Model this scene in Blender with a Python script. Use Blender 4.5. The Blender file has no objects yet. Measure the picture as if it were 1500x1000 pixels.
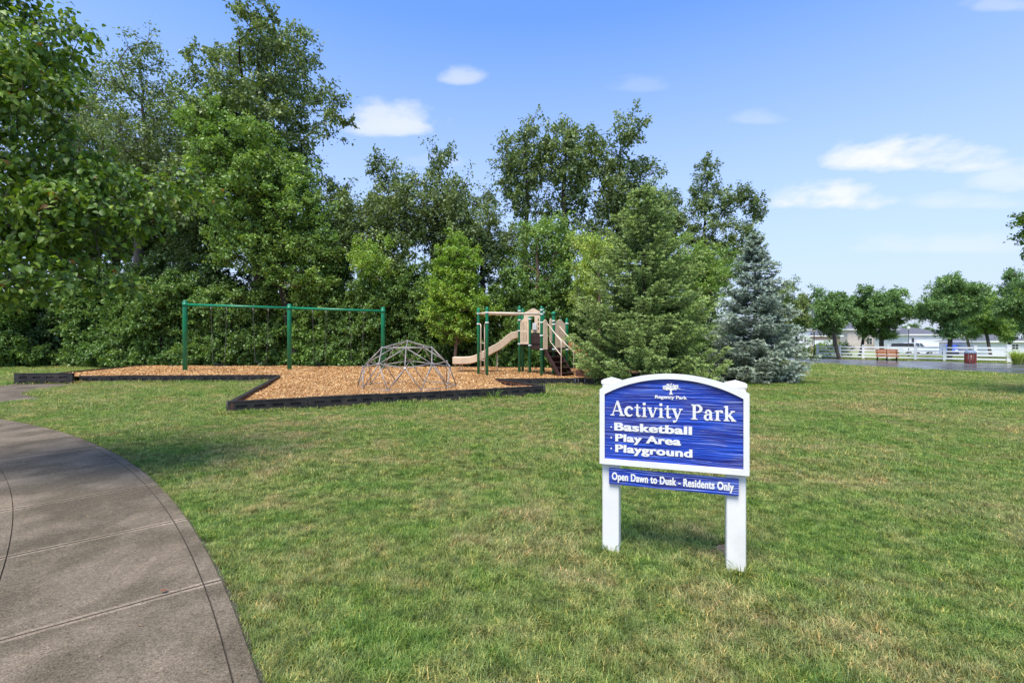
import bpy, math, random
import numpy as np
from mathutils import Vector, Matrix
random.seed(7)
R = math.radians
scene = bpy.context.scene
COL = scene.collection
F = 700.0                                   # focal length in photo pixels (1500 wide)

# ------------------------------------------------------------------ camera
cam = bpy.data.cameras.new('camera'); camo = bpy.data.objects.new('camera', cam); COL.objects.link(camo)
camo.location = (0, 0, 1.5); camo.rotation_euler = (R(90), 0, 0)
cam.sensor_width = 36.0; cam.lens = 36.0 * F / 1500.0; cam.clip_start = 0.05; cam.clip_end = 3000
scene.camera = camo
scene.render.resolution_x = 1024; scene.render.resolution_y = 682

# ------------------------------------------------------------------ sun and sky
SUN_DIR = Vector((-0.22, -0.56, 1.14)).normalized()      # towards the sun: high, behind and left of the camera
sun_el = math.asin(SUN_DIR.z); sun_az = math.atan2(SUN_DIR.x, SUN_DIR.y)
sl = bpy.data.lights.new('sun', 'SUN'); so = bpy.data.objects.new('sun', sl); COL.objects.link(so)
sl.energy = 2.9; sl.angle = R(30.0); sl.color = (1.0, 0.94, 0.83)
so.rotation_euler = SUN_DIR.to_track_quat('Z', 'Y').to_euler()
so.location = (-20, -20, 60)

world = bpy.data.worlds.new('World'); scene.world = world; world.use_nodes = True
nt = world.node_tree; nt.nodes.clear()
def wn(t, **kw):
    n = nt.nodes.new(t)
    for k, v in kw.items(): setattr(n, k, v)
    return n
def wm(op, a, b=None, c=None, clamp=False):
    n = nt.nodes.new('ShaderNodeMath'); n.operation = op; n.use_clamp = clamp
    for i, v in enumerate((a, b, c)):
        if v is None: continue
        if isinstance(v, (int, float)): n.inputs[i].default_value = v
        else: nt.links.new(v, n.inputs[i])
    return n.outputs[0]
sky = wn('ShaderNodeTexSky'); sky.sky_type = 'NISHITA'; sky.sun_disc = False
sky.sun_elevation = sun_el; sky.sun_rotation = sun_az; sky.altitude = 200
sky.air_density = 1.0; sky.dust_density = 0.6; sky.ozone_density = 1.6
bgd = wn('ShaderNodeBackground'); bgd.inputs['Strength'].default_value = 0.15
out = wn('ShaderNodeOutputWorld')
tc = wn('ShaderNodeTexCoord'); sep = wn('ShaderNodeSeparateXYZ'); nt.links.new(tc.outputs['Generated'], sep.inputs[0])
az = wm('MULTIPLY', wm('ARCTAN2', sep.outputs[0], sep.outputs[1]), 57.2958)
el = wm('MULTIPLY', wm('ARCSINE', sep.outputs[2]), 57.2958)
noi = wn('ShaderNodeTexNoise'); noi.inputs['Scale'].default_value = 11.0; noi.inputs['Detail'].default_value = 7; noi.inputs['Roughness'].default_value = .58
mp = wn('ShaderNodeMapping'); mp.inputs['Scale'].default_value = (1, 1, 2.2)
nt.links.new(tc.outputs['Generated'], mp.inputs[0]); nt.links.new(mp.outputs[0], noi.inputs[0])
nz = wm('SUBTRACT', noi.outputs[0], .5)
# fair-weather clouds: azimuth, elevation, half width, half height (degrees), strength
CL = [(38.4, 16.4, 5.2, 2.4, 1.0), (42.0, 15.4, 4.2, 1.9, .9), (33.7, 13.6, 4.8, 2.2, .95), (-13.5, 23.6, 6.6, 2.5, .72), (-6.0, 28.6, 3.0, 1.3, .5),
      (-9, 20.2, 3.6, 1.2, .25), (46.6, 12.6, 3.4, 1.7, .5), (43.5, 11.8, 4.0, 1.2, .35), (27, 22.4, 3.0, 1.0, .22), (46.0, 26.0, 3.4, 1.1, .3), (-15, 35.5, 6, 1.6, .25),
      (15, 27.2, 4, 1.2, .15), (41, 8.4, 6.0, 1.4, .3), (-60, 22, 7, 2.2, .6), (80, 17, 9, 2.4, .7), (120, 24, 8, 2.6, .6), (-110, 18, 9, 2.6, .7), (170, 30, 8, 3, .6), (65, 30, 7, 2, .5)]
mask = None
for a0, e0, wa, we, s in CL:
    dx = wm('DIVIDE', wm('SUBTRACT', az, a0), wa)
    k_ = math.tan(R(a0)) * math.sin(R(e0)) * math.cos(R(e0)) if abs(a0) < 60 else 0     # level cloud bases
    dyb = wm('ADD', wm('SUBTRACT', el, e0), wm('MULTIPLY', wm('SUBTRACT', az, a0), k_))
    # flat bases: the lower half falls off faster
    dy = wm('DIVIDE', wm('MAXIMUM', dyb, wm('MULTIPLY', dyb, -2.4)), we)
    d = wm('ADD', wm('MULTIPLY', dx, dx), wm('MULTIPLY', dy, dy))
    m = wm('SUBTRACT', 1.0, d)
    m = wm('ADD', m, wm('MULTIPLY', nz, 4.2))
    m = wm('MULTIPLY', wm('SMOOTH_MIN', wm('MULTIPLY', m, .95), 1.0, .3), s)
    m = wm('MULTIPLY', wm('MAXIMUM', m, 0.0), wm('SUBTRACT', 1.0, wm('MULTIPLY', d, .3), clamp=True))
    mask = m if mask is None else wm('MAXIMUM', mask, m)
tint = wn('ShaderNodeMix'); tint.data_type = 'RGBA'; tint.blend_type = 'MULTIPLY'; tint.inputs[0].default_value = 1
nt.links.new(sky.outputs[0], tint.inputs[6]); tint.inputs[7].default_value = (.66, .89, 1.26, 1)
hz = wn('ShaderNodeMapRange'); nt.links.new(el, hz.inputs[0]); hz.inputs[1].default_value = 0; hz.inputs[2].default_value = 34; hz.inputs[3].default_value = 1.0; hz.inputs[4].default_value = 0
mxh = wn('ShaderNodeMix'); mxh.data_type = 'RGBA'; nt.links.new(hz.outputs[0], mxh.inputs[0]); nt.links.new(tint.outputs[2], mxh.inputs[6]); mxh.inputs[7].default_value = (2.42, 2.66, 3.25, 1)
mx = wn('ShaderNodeMix'); mx.data_type = 'RGBA'
nt.links.new(mask, mx.inputs[0]); nt.links.new(mxh.outputs[2], mx.inputs[6]); mx.inputs[7].default_value = (3.45, 3.55, 3.75, 1)
nt.links.new(mx.outputs[2], bgd.inputs[0]); nt.links.new(bgd.outputs[0], out.inputs[0])

vs = scene.view_settings
vs.view_transform = 'Standard'; vs.look = 'None'; vs.exposure = 0.92; vs.gamma = 1.0; vs.use_curve_mapping = False
scene.cycles.max_bounces = 6; scene.cycles.diffuse_bounces = 3; scene.cycles.glossy_bounces = 2
scene.cycles.transmission_bounces = 3; scene.cycles.transparent_max_bounces = 4

# ------------------------------------------------------------------ materials
class Mt:
    def __init__(s, name, col=(.5, .5, .5), rough=.6, spec=.4, metal=0):
        s.m = bpy.data.materials.new(name); s.m.use_nodes = True; s.t = s.m.node_tree
        s.b = s.t.nodes['Principled BSDF']
        s.b.inputs['Base Color'].default_value = (*col, 1); s.b.inputs['Roughness'].default_value = rough
        s.b.inputs['Specular IOR Level'].default_value = spec; s.b.inputs['Metallic'].default_value = metal
        s.o = s.t.nodes['Material Output']
    def n(s, t, **kw):
        x = s.t.nodes.new(t)
        for k, v in kw.items(): setattr(x, k, v)
        return x
    def l(s, a, b): s.t.links.new(a, b)
    def pos(s, space='world', scale=(1, 1, 1)):
        if space == 'world': src = s.n('ShaderNodeNewGeometry').outputs['Position']
        else: src = s.n('ShaderNodeTexCoord').outputs['Object']
        m = s.n('ShaderNodeMapping'); m.inputs['Scale'].default_value = scale; s.l(src, m.inputs[0]); return m.outputs[0]
    def noise(s, scale, vec=None, detail=5, rough=.55):
        x = s.n('ShaderNodeTexNoise'); x.inputs['Scale'].default_value = scale; x.inputs['Detail'].default_value = detail; x.inputs['Roughness'].default_value = rough
        if vec is not None: s.l(vec, x.inputs[0])
        return x.outputs[0]
    def ramp(s, fac, stops):
        r = s.n('ShaderNodeValToRGB'); e = r.color_ramp.elements
        while len(e) < len(stops): e.new(.5)
        for i, (p, c) in enumerate(stops):
            e[i].position = p; e[i].color = (*c, 1) if len(c) == 3 else c
        s.l(fac, r.inputs[0]); return r.outputs[0]
    def mix(s, fac, a, b, mode='MIX'):
        x = s.n('ShaderNodeMix'); x.data_type = 'RGBA'; x.blend_type = mode
        for i, v in ((0, fac), (6, a), (7, b)):
            if isinstance(v, (int, float)): x.inputs[i].default_value = v
            elif isinstance(v, tuple): x.inputs[i].default_value = (*v, 1)
            else: s.l(v, x.inputs[i])
        return x.outputs[2]
    def math(s, op, a, b=0.0, clamp=False):
        x = s.n('ShaderNodeMath'); x.operation = op; x.use_clamp = clamp
        for i, v in enumerate((a, b)):
            if isinstance(v, (int, float)): x.inputs[i].default_value = v
            else: s.l(v, x.inputs[i])
        return x.outputs[0]
    def attr(s, name):
        a = s.n('ShaderNodeAttribute'); a.attribute_name = name; return a.outputs['Fac']
    def color(s, o): s.l(o, s.b.inputs['Base Color'])
    def rough(s, o): s.l(o, s.b.inputs['Roughness'])
    def bump(s, h, strength=.5, dist=.01):
        b = s.n('ShaderNodeBump'); b.inputs['Strength'].default_value = strength; b.inputs['Distance'].default_value = dist
        s.l(h, b.inputs['Height']); s.l(b.outputs[0], s.b.inputs['Normal'])

def simple(name, col, rough=.5, var=.12, scale=6, bump=0, metal=0, spec=.4, space='object', dirt=None):
    m = Mt(name, col, rough, spec, metal)
    v = m.pos(space)
    n = m.noise(scale, v)
    dark = tuple(c * (1 - var * 2) for c in col); light = tuple(min(1, c * (1 + var)) for c in col)
    c = m.ramp(n, [(.3, dark), (.7, light)])
    if dirt:
        c = m.mix(m.ramp(m.noise(scale * .45, v, 7, .7), [(.52, (0, 0, 0)), (.68, (dirt[3],) * 3)]), c, dirt[:3])
    m.color(c)
    m.rough(m.ramp(m.noise(scale * 2.3, v), [(.3, (max(0, rough - .1),) * 3), (.7, (min(1, rough + .12),) * 3)]))
    if bump: m.bump(m.noise(scale * 6, v), bump, .01)
    return m.m

def leafmat(name, stops, trans=.3, rough=.42, spec=.45, gain=2.5):
    m = Mt(name, stops[0][1], rough, spec)
    t = m.attr('tone')
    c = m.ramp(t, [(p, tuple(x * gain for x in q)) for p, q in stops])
    c = m.mix(m.ramp(m.noise(.45, m.pos('world'), 2), [(.35, (0, 0, 0)), (.7, (.35,) * 3)]), c, m.mix(1.0, c, (1.25, 1.12, .7), 'MULTIPLY'))
    m.color(c)
    tr = m.n('ShaderNodeBsdfTranslucent'); m.l(m.mix(1.0, c, (1.4, 1.45, .65), 'MULTIPLY'), tr.inputs[0])
    ms = m.n('ShaderNodeMixShader'); ms.inputs[0].default_value = trans
    m.l(m.b.outputs[0], ms.inputs[1]); m.l(tr.outputs[0], ms.inputs[2]); m.l(ms.outputs[0], m.o.inputs[0])
    return m.m

def bark(name, a, b, scale=9):
    m = Mt(name, a, .9, .15)
    v = m.pos('object', (1, 1, .22)); n = m.noise(scale, v, 8, .7)
    m.color(m.ramp(n, [(.3, a), (.7, b)])); m.bump(n, .7, .03); return m.m

M = {}
M['leaf_pear'] = leafmat('pear_leaf', [(0, (.016, .036, .005)), (.5, (.052, .092, .011)), (.93, (.12, .16, .024)), (.97, (.15, .135, .03)), (1, (.13, .07, .024))], .30, .45, .4)
M['leaf_oak'] = leafmat('oak_leaf', [(0, (.034, .055, .018)), (.5, (.072, .100, .035)), (1, (.150, .18, .085))], .22, .45)
M['leaf_light'] = leafmat('light_green_leaf', [(0, (.035, .078, .014)), (.5, (.088, .138, .032)), (1, (.17, .225, .075))], .3, .45)
M['leaf_shrub'] = leafmat('shrub_leaf', [(0, (.026, .055, .014)), (.5, (.054, .092, .021)), (1, (.13, .185, .05))], .25, .45)
M['leaf_dark'] = leafmat('shaded_leaf', [(0, (.018, .036, .012)), (1, (.05, .085, .025))], .15, .5)  # darker shrub leaf colour: the shade inside the wood is painted into it
M['leaf_maple'] = leafmat('maple_leaf', [(0, (.04, .08, .010)), (.5, (.095, .155, .02)), (.9, (.19, .25, .05)), (1, (.42, .42, .22))], .3, .45)
M['leaf_yellow'] = leafmat('yellow_green_leaf', [(0, (.06, .10, .018)), (.6, (.15, .20, .04)), (1, (.34, .34, .12))], .3, .45)
M['leaf_far'] = leafmat('street_tree_leaf', [(0, (.032, .066, .020)), (.5, (.068, .118, .036)), (1, (.13, .19, .07))], .22, .5)
M['leaf_bloom'] = leafmat('blooming_tree_leaf', [(0, (.05, .085, .025)), (.6, (.11, .15, .05)), (1, (.42, .40, .26))], .25, .5)
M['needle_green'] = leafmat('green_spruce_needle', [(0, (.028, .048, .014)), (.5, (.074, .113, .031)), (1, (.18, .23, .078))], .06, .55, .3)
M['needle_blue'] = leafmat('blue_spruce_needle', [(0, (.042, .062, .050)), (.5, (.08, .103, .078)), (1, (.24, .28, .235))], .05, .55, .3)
M['bark_grey'] = bark('grey_bark', (.05, .04, .032), (.14, .12, .10))
M['bark_dark'] = bark('dark_bark', (.022, .017, .013), (.07, .055, .045))
M['bark_red'] = bark('reddish_bark', (.12, .07, .045), (.25, .17, .12))
M['bark_spruce'] = bark('spruce_bark', (.06, .045, .035), (.13, .10, .08))
M['green_metal'] = simple('green_powder_coated_steel', (.005, .20, .085), .33, .12, 3, spec=.5)
M['green_dark'] = simple('dark_green_powder_coated_steel', (.006, .105, .058), .33, .12, 3, spec=.5)
M['galv'] = simple('galvanised_steel', (.34, .30, .265), .5, .15, 14, metal=.3)
M['chain'] = simple('dull_steel_chain', (.17, .15, .13), .55, .2, 20, metal=.5)
M['rubber'] = simple('black_rubber', (.03, .03, .032), .6, .2, 10)
M['border'] = simple('black_recycled_plastic', (.026, .022, .019), .6, .3, 5, bump=.3, dirt=(.075, .055, .042, .6))
M['border_in'] = simple('dusty_inner_plastic', (.12, .05, .028), .85, .35, 7, bump=.3, dirt=(.3, .15, .07, .8))
M['tan'] = simple('tan_plastic', (.70, .53, .345), .42, .07, 3, spec=.4)
M['tan_metal'] = simple('tan_painted_tube', (.72, .58, .42), .35, .07, 3, spec=.5)
M['tan_orange'] = simple('orange_tan_plastic', (.62, .30, .12), .5, .12, 3)
M['brown_deck'] = simple('brown_vinyl_coated_steel', (.055, .027, .022), .5, .2, 8)
M['white_clamp'] = simple('pale_clamp', (.68, .66, .62), .4, .08, 5)
M['white_pvc'] = simple('white_vinyl', (.80, .77, .70), .34, .025, 4, spec=.4, dirt=(.60, .58, .50, .45))
M['white_paint'] = simple('white_paint', (.81, .78, .71), .42, .03, 8)
M['fence_white'] = simple('white_fence_vinyl', (.80, .80, .76), .4, .04, 3)
M['black_metal'] = simple('black_painted_metal', (.012, .012, .013), .4, .2, 5)
M['bench_wood'] = simple('orange_brown_bench_plank', (.42, .16, .065), .6, .15, 7)
M['red_slat'] = simple('red_brown_slat', (.20, .035, .025), .55, .2, 7)
M['lid_grey'] = simple('blue_grey_lid', (.20, .25, .31), .45, .08, 4)
M['siding_white'] = simple('white_siding', (.74, .73, .72), .6, .04, .8)
M['siding_beige'] = simple('beige_siding', (.58, .49, .42), .6, .06, .8)
M['siding_grey'] = simple('pale_grey_siding', (.52, .54, .50), .6, .05, .8)
M['brick_pink'] = simple('pink_brick_gable', (.52, .36, .28), .8, .12, 5)
M['roof'] = simple('grey_shingle', (.13, .13, .14), .9, .15, 3)
M['garage_door'] = simple('white_garage_door', (.80, .79, .80), .45, .03, 1)
M['glass'] = simple('dark_window_glass', (.05, .06, .065), .12, .1, 1, spec=.8)
M['truck_white'] = simple('white_car_paint', (.80, .80, .80), .25, .03, 2, spec=.6)
M['car_blue'] = simple('blue_car_paint', (.03, .07, .42), .3, .1, 2, spec=.6)
M['car_red'] = simple('red_tarp', (.28, .06, .05), .6, .15, 2)
M['tyre'] = simple('tyre_rubber', (.02, .02, .02), .8, .1, 8)
M['lamp_glass'] = simple('white_lamp_globe', (.8, .8, .76), .3, .03, 3)
M['ac'] = simple('dark_ac_case', (.07, .07, .075), .6, .2, 8)
M['street'] = simple('pale_concrete_street', (.40, .38, .34), .85, .08, .5, space='world')

# blue sandblasted wood with weathered raised grain
def signblue():
    m = Mt('blue_sandblasted_wood', (.03, .05, .4), .38, .5)
    v = m.pos('object', (1.0, 1.0, 1.0))
    warp = m.n('ShaderNodeVectorMath'); warp.operation = 'MULTIPLY_ADD'
    nx = m.n('ShaderNodeTexNoise'); nx.inputs['Scale'].default_value = 4.2; nx.inputs['Detail'].default_value = 2; m.l(v, nx.inputs[0])
    m.l(nx.outputs['Color'], warp.inputs[0]); warp.inputs[1].default_value = (0, 0, .022); m.l(v, warp.inputs[2])
    m2 = m.n('ShaderNodeMapping'); m2.inputs['Scale'].default_value = (2.0, 1, 95); m.l(warp.outputs[0], m2.inputs[0])
    g = m.noise(1.0, m2.outputs[0], 4, .6)
    m3 = m.n('ShaderNodeMapping'); m3.inputs['Scale'].default_value = (1.6, 1, 5.5); m.l(warp.outputs[0], m3.inputs[0])
    wear = m.noise(1.7, m3.outputs[0], 4, .6)
    blue = m.ramp(g, [(.36, (.005, .010, .13)), (.47, (.008, .042, .36)), (.58, (.016, .082, .50))])
    pale = m.ramp(g, [(.42, (.008, .012, .13)), (.50, (.035, .045, .30)), (.58, (.13, .18, .42)), (.68, (.32, .39, .64))])
    c = m.mix(m.ramp(wear, [(.44, (0, 0, 0)), (.60, (1, 1, 1))]), blue, pale)
    m.color(c); m.rough(m.ramp(g, [(.4, (.3,) * 3), (.6, (.45,) * 3)])); m.bump(g, 1.0, .006); return m.m
M['sign_blue'] = signblue()

def slabmat(name, base, edge=False):
    m = Mt(name, base, .9, .2)
    v = m.pos('world')
    fine = m.noise(130, v, 4, .75); mid = m.noise(30, m.pos('world', (1, 1.6, 1)), 7, .8); big = m.noise(1.4, v, 4)
    d = tuple(x * .38 for x in base); l = tuple(min(1, x * 1.75) for x in base)
    c = m.ramp(mid, [(.36, d), (.64, l)])
    c = m.mix(.65, c, m.ramp(fine, [(.36, tuple(x * .28 for x in base)), (.5, base), (.66, tuple(min(1, x * 2.1) for x in base))]))
    c = m.mix(m.ramp(big, [(.42, (0, 0, 0)), (.56, (.9,) * 3)]), c, m.mix(1.0, c, (.60, .60, .56), 'MULTIPLY'))
    c = m.mix(m.ramp(m.noise(5.5, m.pos('world', (1, .35, 1)), 6, .7), [(.45, (0, 0, 0)), (.62, (.6,) * 3)]), c, m.mix(1.0, c, (1.35, 1.32, 1.3), 'MULTIPLY'))
    rnd = m.n('ShaderNodeObjectInfo').outputs['Random']
    c = m.mix(1.0, c, m.ramp(rnd, [(0, (.86, .86, .86)), (1, (1.12, 1.12, 1.12))]), 'MULTIPLY')
    m.color(c); m.bump(m.math('ADD', fine, m.math('MULTIPLY', mid, .6)), .35 if not edge else .2, .004); return m.m
M['slab'] = slabmat('broomed_concrete', (.155, .121, .080))
M['slab_edge'] = slabmat('tooled_concrete_edge', (.26, .20, .135), True)

def lawn_color(m, v):
    big = m.noise(.42, v, 3, .6); mid = m.noise(1.9, v, 5, .65); sm = m.noise(9, v, 4, .6)
    green = m.ramp(sm, [(.3, (.060, .128, .018)), (.5, (.150, .268, .040)), (.72, (.30, .42, .10))])
    straw = m.ramp(sm, [(.3, (.27, .22, .09)), (.7, (.58, .48, .26))])
    f = m.math('ADD', m.math('MULTIPLY', big, .45), m.math('MULTIPLY', mid, .55))
    return m.mix(m.ramp(f, [(.42, (.04,) * 3), (.52, (.34,) * 3), (.61, (.8,) * 3)]), green, straw)
def groundmat():
    m = Mt('lawn_ground', (.1, .15, .04), .95, .1)
    v = m.pos('world')
    c = lawn_color(m, v)
    sepn = m.n('ShaderNodeSeparateXYZ'); m.l(v, sepn.inputs[0])
    far = m.n('ShaderNodeMapRange'); m.l(sepn.outputs[1], far.inputs[0]); far.inputs[1].default_value = 6; far.inputs[2].default_value = 22
    soil = m.mix(1.0, c, (.42, .36, .28), 'MULTIPLY')  # soil tint, darkened further: shade between near blades is put into the colour
    m.color(m.mix(far.outputs[0], soil, c)); m.bump(m.noise(40, v, 5, .7), .8, .04); return m.m
M['ground'] = groundmat()
def grassmat():
    m = Mt('grass_blade', (.1, .15, .04), .5, .35)
    v = m.pos('world')
    c = lawn_color(m, v)
    t = m.attr('tone')
    rnd = m.n('ShaderNodeObjectInfo').outputs['Random']
    c = m.mix(1.0, c, m.ramp(t, [(0, (.5, .56, .48)), (.5, (1, 1, 1)), (.84, (1.35, 1.25, 1.1)), (.93, (2.1, 1.55, 1.5)), (1, (3.0, 2.0, 2.1))]), 'MULTIPLY')
    c = m.mix(1.0, c, m.ramp(rnd, [(0, (.75, .84, .85)), (.7, (1.05, 1.05, 1)), (1, (1.35, 1.12, 1.0))]), 'MULTIPLY')
    m.color(c)
    tr = m.n('ShaderNodeBsdfTranslucent'); m.l(m.mix(1.0, c, (1.3, 1.4, .7), 'MULTIPLY'), tr.inputs[0])
    ms = m.n('ShaderNodeMixShader'); ms.inputs[0].default_value = .28
    m.l(m.b.outputs[0], ms.inputs[1]); m.l(tr.outputs[0], ms.inputs[2]); m.l(ms.outputs[0], m.o.inputs[0]); return m.m
M['grass'] = grassmat()
def mulchmat(name='mulch_bed'):
    m = Mt(name, (.5, .25, .09), .9, .15)
    v = m.pos('world')
    n = m.noise(16, v, 6, .75); b = m.noise(1.1, v, 4)
    c = m.ramp(n, [(.28, (.13, .05, .02)), (.45, (.38, .20, .075)), (.62, (.56, .33, .13)), (.8, (.70, .50, .25))])
    c = m.mix(m.ramp(b, [(.42, (0, 0, 0)), (.66, (.5,) * 3)]), c, m.mix(1.0, c, (.72, .62, .55), 'MULTIPLY'))
    m.color(c); m.bump(n, 1, .05); return m.m
M['mulch'] = mulchmat()
def chipmat():
    m = Mt('wood_chip', (.5, .28, .1), .85, .2)
    c = m.ramp(m.attr('tone'), [(0, (.30, .13, .045)), (.35, (.52, .27, .095)), (.7, (.64, .39, .155)), (1, (.76, .56, .30))])
    c = m.mix(m.ramp(m.noise(1.1, m.pos('world'), 4), [(.42, (0, 0, 0)), (.66, (.4,) * 3)]), c, m.mix(1.0, c, (.72, .6, .5), 'MULTIPLY'))
    m.color(c); return m.m
M['chip'] = chipmat()
def wetmat():
    m = Mt('wet_asphalt', (.05, .05, .052), .25, .6)
    v = m.pos('world'); n = m.noise(.55, m.pos('world', (.6, 1.6, 1)), 5, .6); f = m.noise(60, v)
    m.color(m.ramp(n, [(.35, (.035, .034, .036)), (.65, (.15, .14, .14))])); m.rough(m.ramp(n, [(.38, (.10,) * 3), (.60, (.42,) * 3)])); m.bump(f, .15, .003); return m.m
M['wet'] = wetmat()

# ------------------------------------------------------------------ helpers
def link(o, parent=None):
    COL.objects.link(o)
    if parent is not None: o.parent = parent
    return o
def tag(o, label=None, cat=None, group=None, kind=None):
    for k, v in (('label', label), ('category', cat), ('group', group), ('kind', kind)):
        if v: o[k] = v
    return o
def thing(name, loc, label, cat, rz=0, group=None, scale=1):
    o = bpy.data.objects.new(name, None); o.empty_display_size = .2; COL.objects.link(o)
    o.location = loc; o.rotation_euler = (0, 0, rz); o.scale = (scale,) * 3 if isinstance(scale, (int, float)) else scale
    return tag(o, label, cat, group)
def copy_tree(o, parent=None):
    c = o.copy(); COL.objects.link(c)
    if parent is not None: c.parent = parent
    for ch in list(o.children): copy_tree(ch, c)
    return c
def np_mesh(name, V, Fc, mats, tone=None, smooth=False, matidx=None):
    me = bpy.data.meshes.new(name); V = np.asarray(V, np.float32); Fc = np.asarray(Fc, np.int32); k = Fc.shape[1]
    me.vertices.add(len(V)); me.vertices.foreach_set('co', V.ravel())
    me.loops.add(Fc.size); me.loops.foreach_set('vertex_index', Fc.ravel())
    me.polygons.add(len(Fc)); me.polygons.foreach_set('loop_start', np.arange(0, Fc.size, k, dtype=np.int32))
    me.polygons.foreach_set('loop_total', np.full(len(Fc), k, np.int32))
    if smooth: me.polygons.foreach_set('use_smooth', np.ones(len(Fc), bool))
    if matidx is not None: me.polygons.foreach_set('material_index', np.asarray(matidx, np.int32))
    if tone is not None:
        a = me.attributes.new('tone', 'FLOAT', 'POINT'); a.data.foreach_set('value', np.asarray(tone, np.float32))
    for m in (mats if isinstance(mats, (list, tuple)) else [mats]): me.materials.append(m)
    me.update(calc_edges=True); return me

class MB:
    """collects shapes in local space of the parent; build() links ONE mesh object"""
    def __init__(s, off=(0, 0, 0)): s.v = []; s.f = []; s.m = []; s.off = Vector(off); s.sm = []
    def add(s, vs_, fs, mi=0, smooth=False):
        b = len(s.v); s.v += [tuple(Vector(p) - s.off) for p in vs_]
        for f in fs: s.f.append(tuple(i + b for i in f)); s.m.append(mi); s.sm.append(smooth)
        return s
    def box(s, c, d, rz=0, mi=0, mtx=None, bev=0):
        x, y, z = d[0] / 2, d[1] / 2, d[2] / 2
        if bev:
            b = min(bev, x * .9, y * .9, z * .9); pts = []
            for sx in (-1, 1):
                for sy in (-1, 1):
                    for sz in (-1, 1):
                        pts += [(sx * (x - b), sy * (y - b), sz * z), (sx * (x - b), sy * y, sz * (z - b)), (sx * x, sy * (y - b), sz * (z - b))]
            import bmesh
            bm = bmesh.new()
            for p in pts: bm.verts.new(p)
            bmesh.ops.convex_hull(bm, input=bm.verts); bmesh.ops.dissolve_limit(bm, angle_limit=.01, verts=bm.verts, edges=bm.edges)
            bm.verts.index_update(); P = [v.co.copy() for v in bm.verts]; fs = [[v.index for v in f.verts] for f in bm.faces]; bm.free()
        else:
            P = [Vector((a * x, b_ * y, c_ * z)) for a in (-1, 1) for b_ in (-1, 1) for c_ in (-1, 1)]
            fs = [(0, 1, 3, 2), (4, 6, 7, 5), (0, 4, 5, 1), (2, 3, 7, 6), (0, 2, 6, 4), (1, 5, 7, 3)]
        Mx = Matrix.Translation(c) @ (mtx if mtx is not None else Matrix.Rotation(rz, 4, 'Z'))
        return s.add([Mx @ p for p in P], fs, mi)
    def tube(s, pts, r, k=8, mi=0, cap=True, smooth=True):
        pts = [Vector(p) for p in pts]; n = len(pts); rr = r if isinstance(r, (list, tuple)) else [r] * n
        vs_ = []; ref = None
        for i, p in enumerate(pts):
            d = (pts[min(i + 1, n - 1)] - pts[max(i - 1, 0)]).normalized()
            if ref is None: ref = d.orthogonal().normalized()
            u = (ref - d * ref.dot(d)).normalized(); ref = u; w = d.cross(u)
            for j in range(k):
                a = 2 * math.pi * j / k; vs_.append(p + (u * math.cos(a) + w * math.sin(a)) * rr[i])
        fs = [(i * k + j, i * k + (j + 1) % k, (i + 1) * k + (j + 1) % k, (i + 1) * k + j) for i in range(n - 1) for j in range(k)]
        s.add(vs_, fs, mi, smooth)
        if cap:
            b = len(s.v) - len(vs_)
            s.f.append(tuple(b + j for j in range(k))[::-1]); s.m.append(mi); s.sm.append(False)
            s.f.append(tuple(b + (n - 1) * k + j for j in range(k))); s.m.append(mi); s.sm.append(False)
        return s
    def prism(s, poly, o, u, w, nrm, d0, d1, mi=0):
        """2-D polygon (convex or not) in axes u,w extruded along nrm from d0 to d1"""
        o, u, w, nrm = Vector(o), Vector(u), Vector(w), Vector(nrm); n = len(poly)
        P = [o + u * a + w * b + nrm * d0 for a, b in poly] + [o + u * a + w * b + nrm * d1 for a, b in poly]
        fs = [tuple(range(n))[::-1], tuple(range(n, 2 * n))] + [(i, (i + 1) % n, n + (i + 1) % n, n + i) for i in range(n)]
        return s.add(P, fs, mi)
    def sweep(s, path, section, mi=0, side=None, smooth=False):
        """closed section (a,b) swept along a path; a = sideways (horizontal), b = along the path's upward normal"""
        path = [Vector(p) for p in path]; n = len(path); k = len(section); vs_ = []
        for i, p in enumerate(path):
            d = (path[min(i + 1, n - 1)] - path[max(i - 1, 0)]).normalized()
            sd = Vector(side).normalized() if side else Vector((-d.y, d.x, 0)).normalized()
            up = d.cross(sd).normalized()
            if up.z < 0: up = -up
            for a, b in section: vs_.append(p + sd * a + up * b)
        fs = [(i * k + j, i * k + (j + 1) % k, (i + 1) * k + (j + 1) % k, (i + 1) * k + j) for i in range(n - 1) for j in range(k)]
        fs += [tuple(range(k))[::-1], tuple((n - 1) * k + j for j in range(k))]
        return s.add(vs_, fs, mi, smooth)
    def mesh(s, name, mats):
        me = bpy.data.meshes.new(name); me.from_pydata(s.v, [], s.f)
        for m in (mats if isinstance(mats, (list, tuple)) else [mats]): me.materials.append(m)
        me.polygons.foreach_set('material_index', s.m); me.polygons.foreach_set('use_smooth', s.sm)
        import bmesh
        bm = bmesh.new(); bm.from_mesh(me); bmesh.ops.recalc_face_normals(bm, faces=bm.faces); bm.to_mesh(me); bm.free(); me.update(); return me
    def build(s, name, mats, parent=None):
        return link(bpy.data.objects.new(name, s.mesh(name, mats)), parent)

def px(x, Y): return (x - 750) / F * Y                 # a photo column at distance Y, used to read positions off the photo
def smooth01(t): t = max(0, min(1, t)); return t * t * (3 - 2 * t)
def gz(x, y): return -.47 * smooth01((y - 44) / 24.0)

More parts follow.
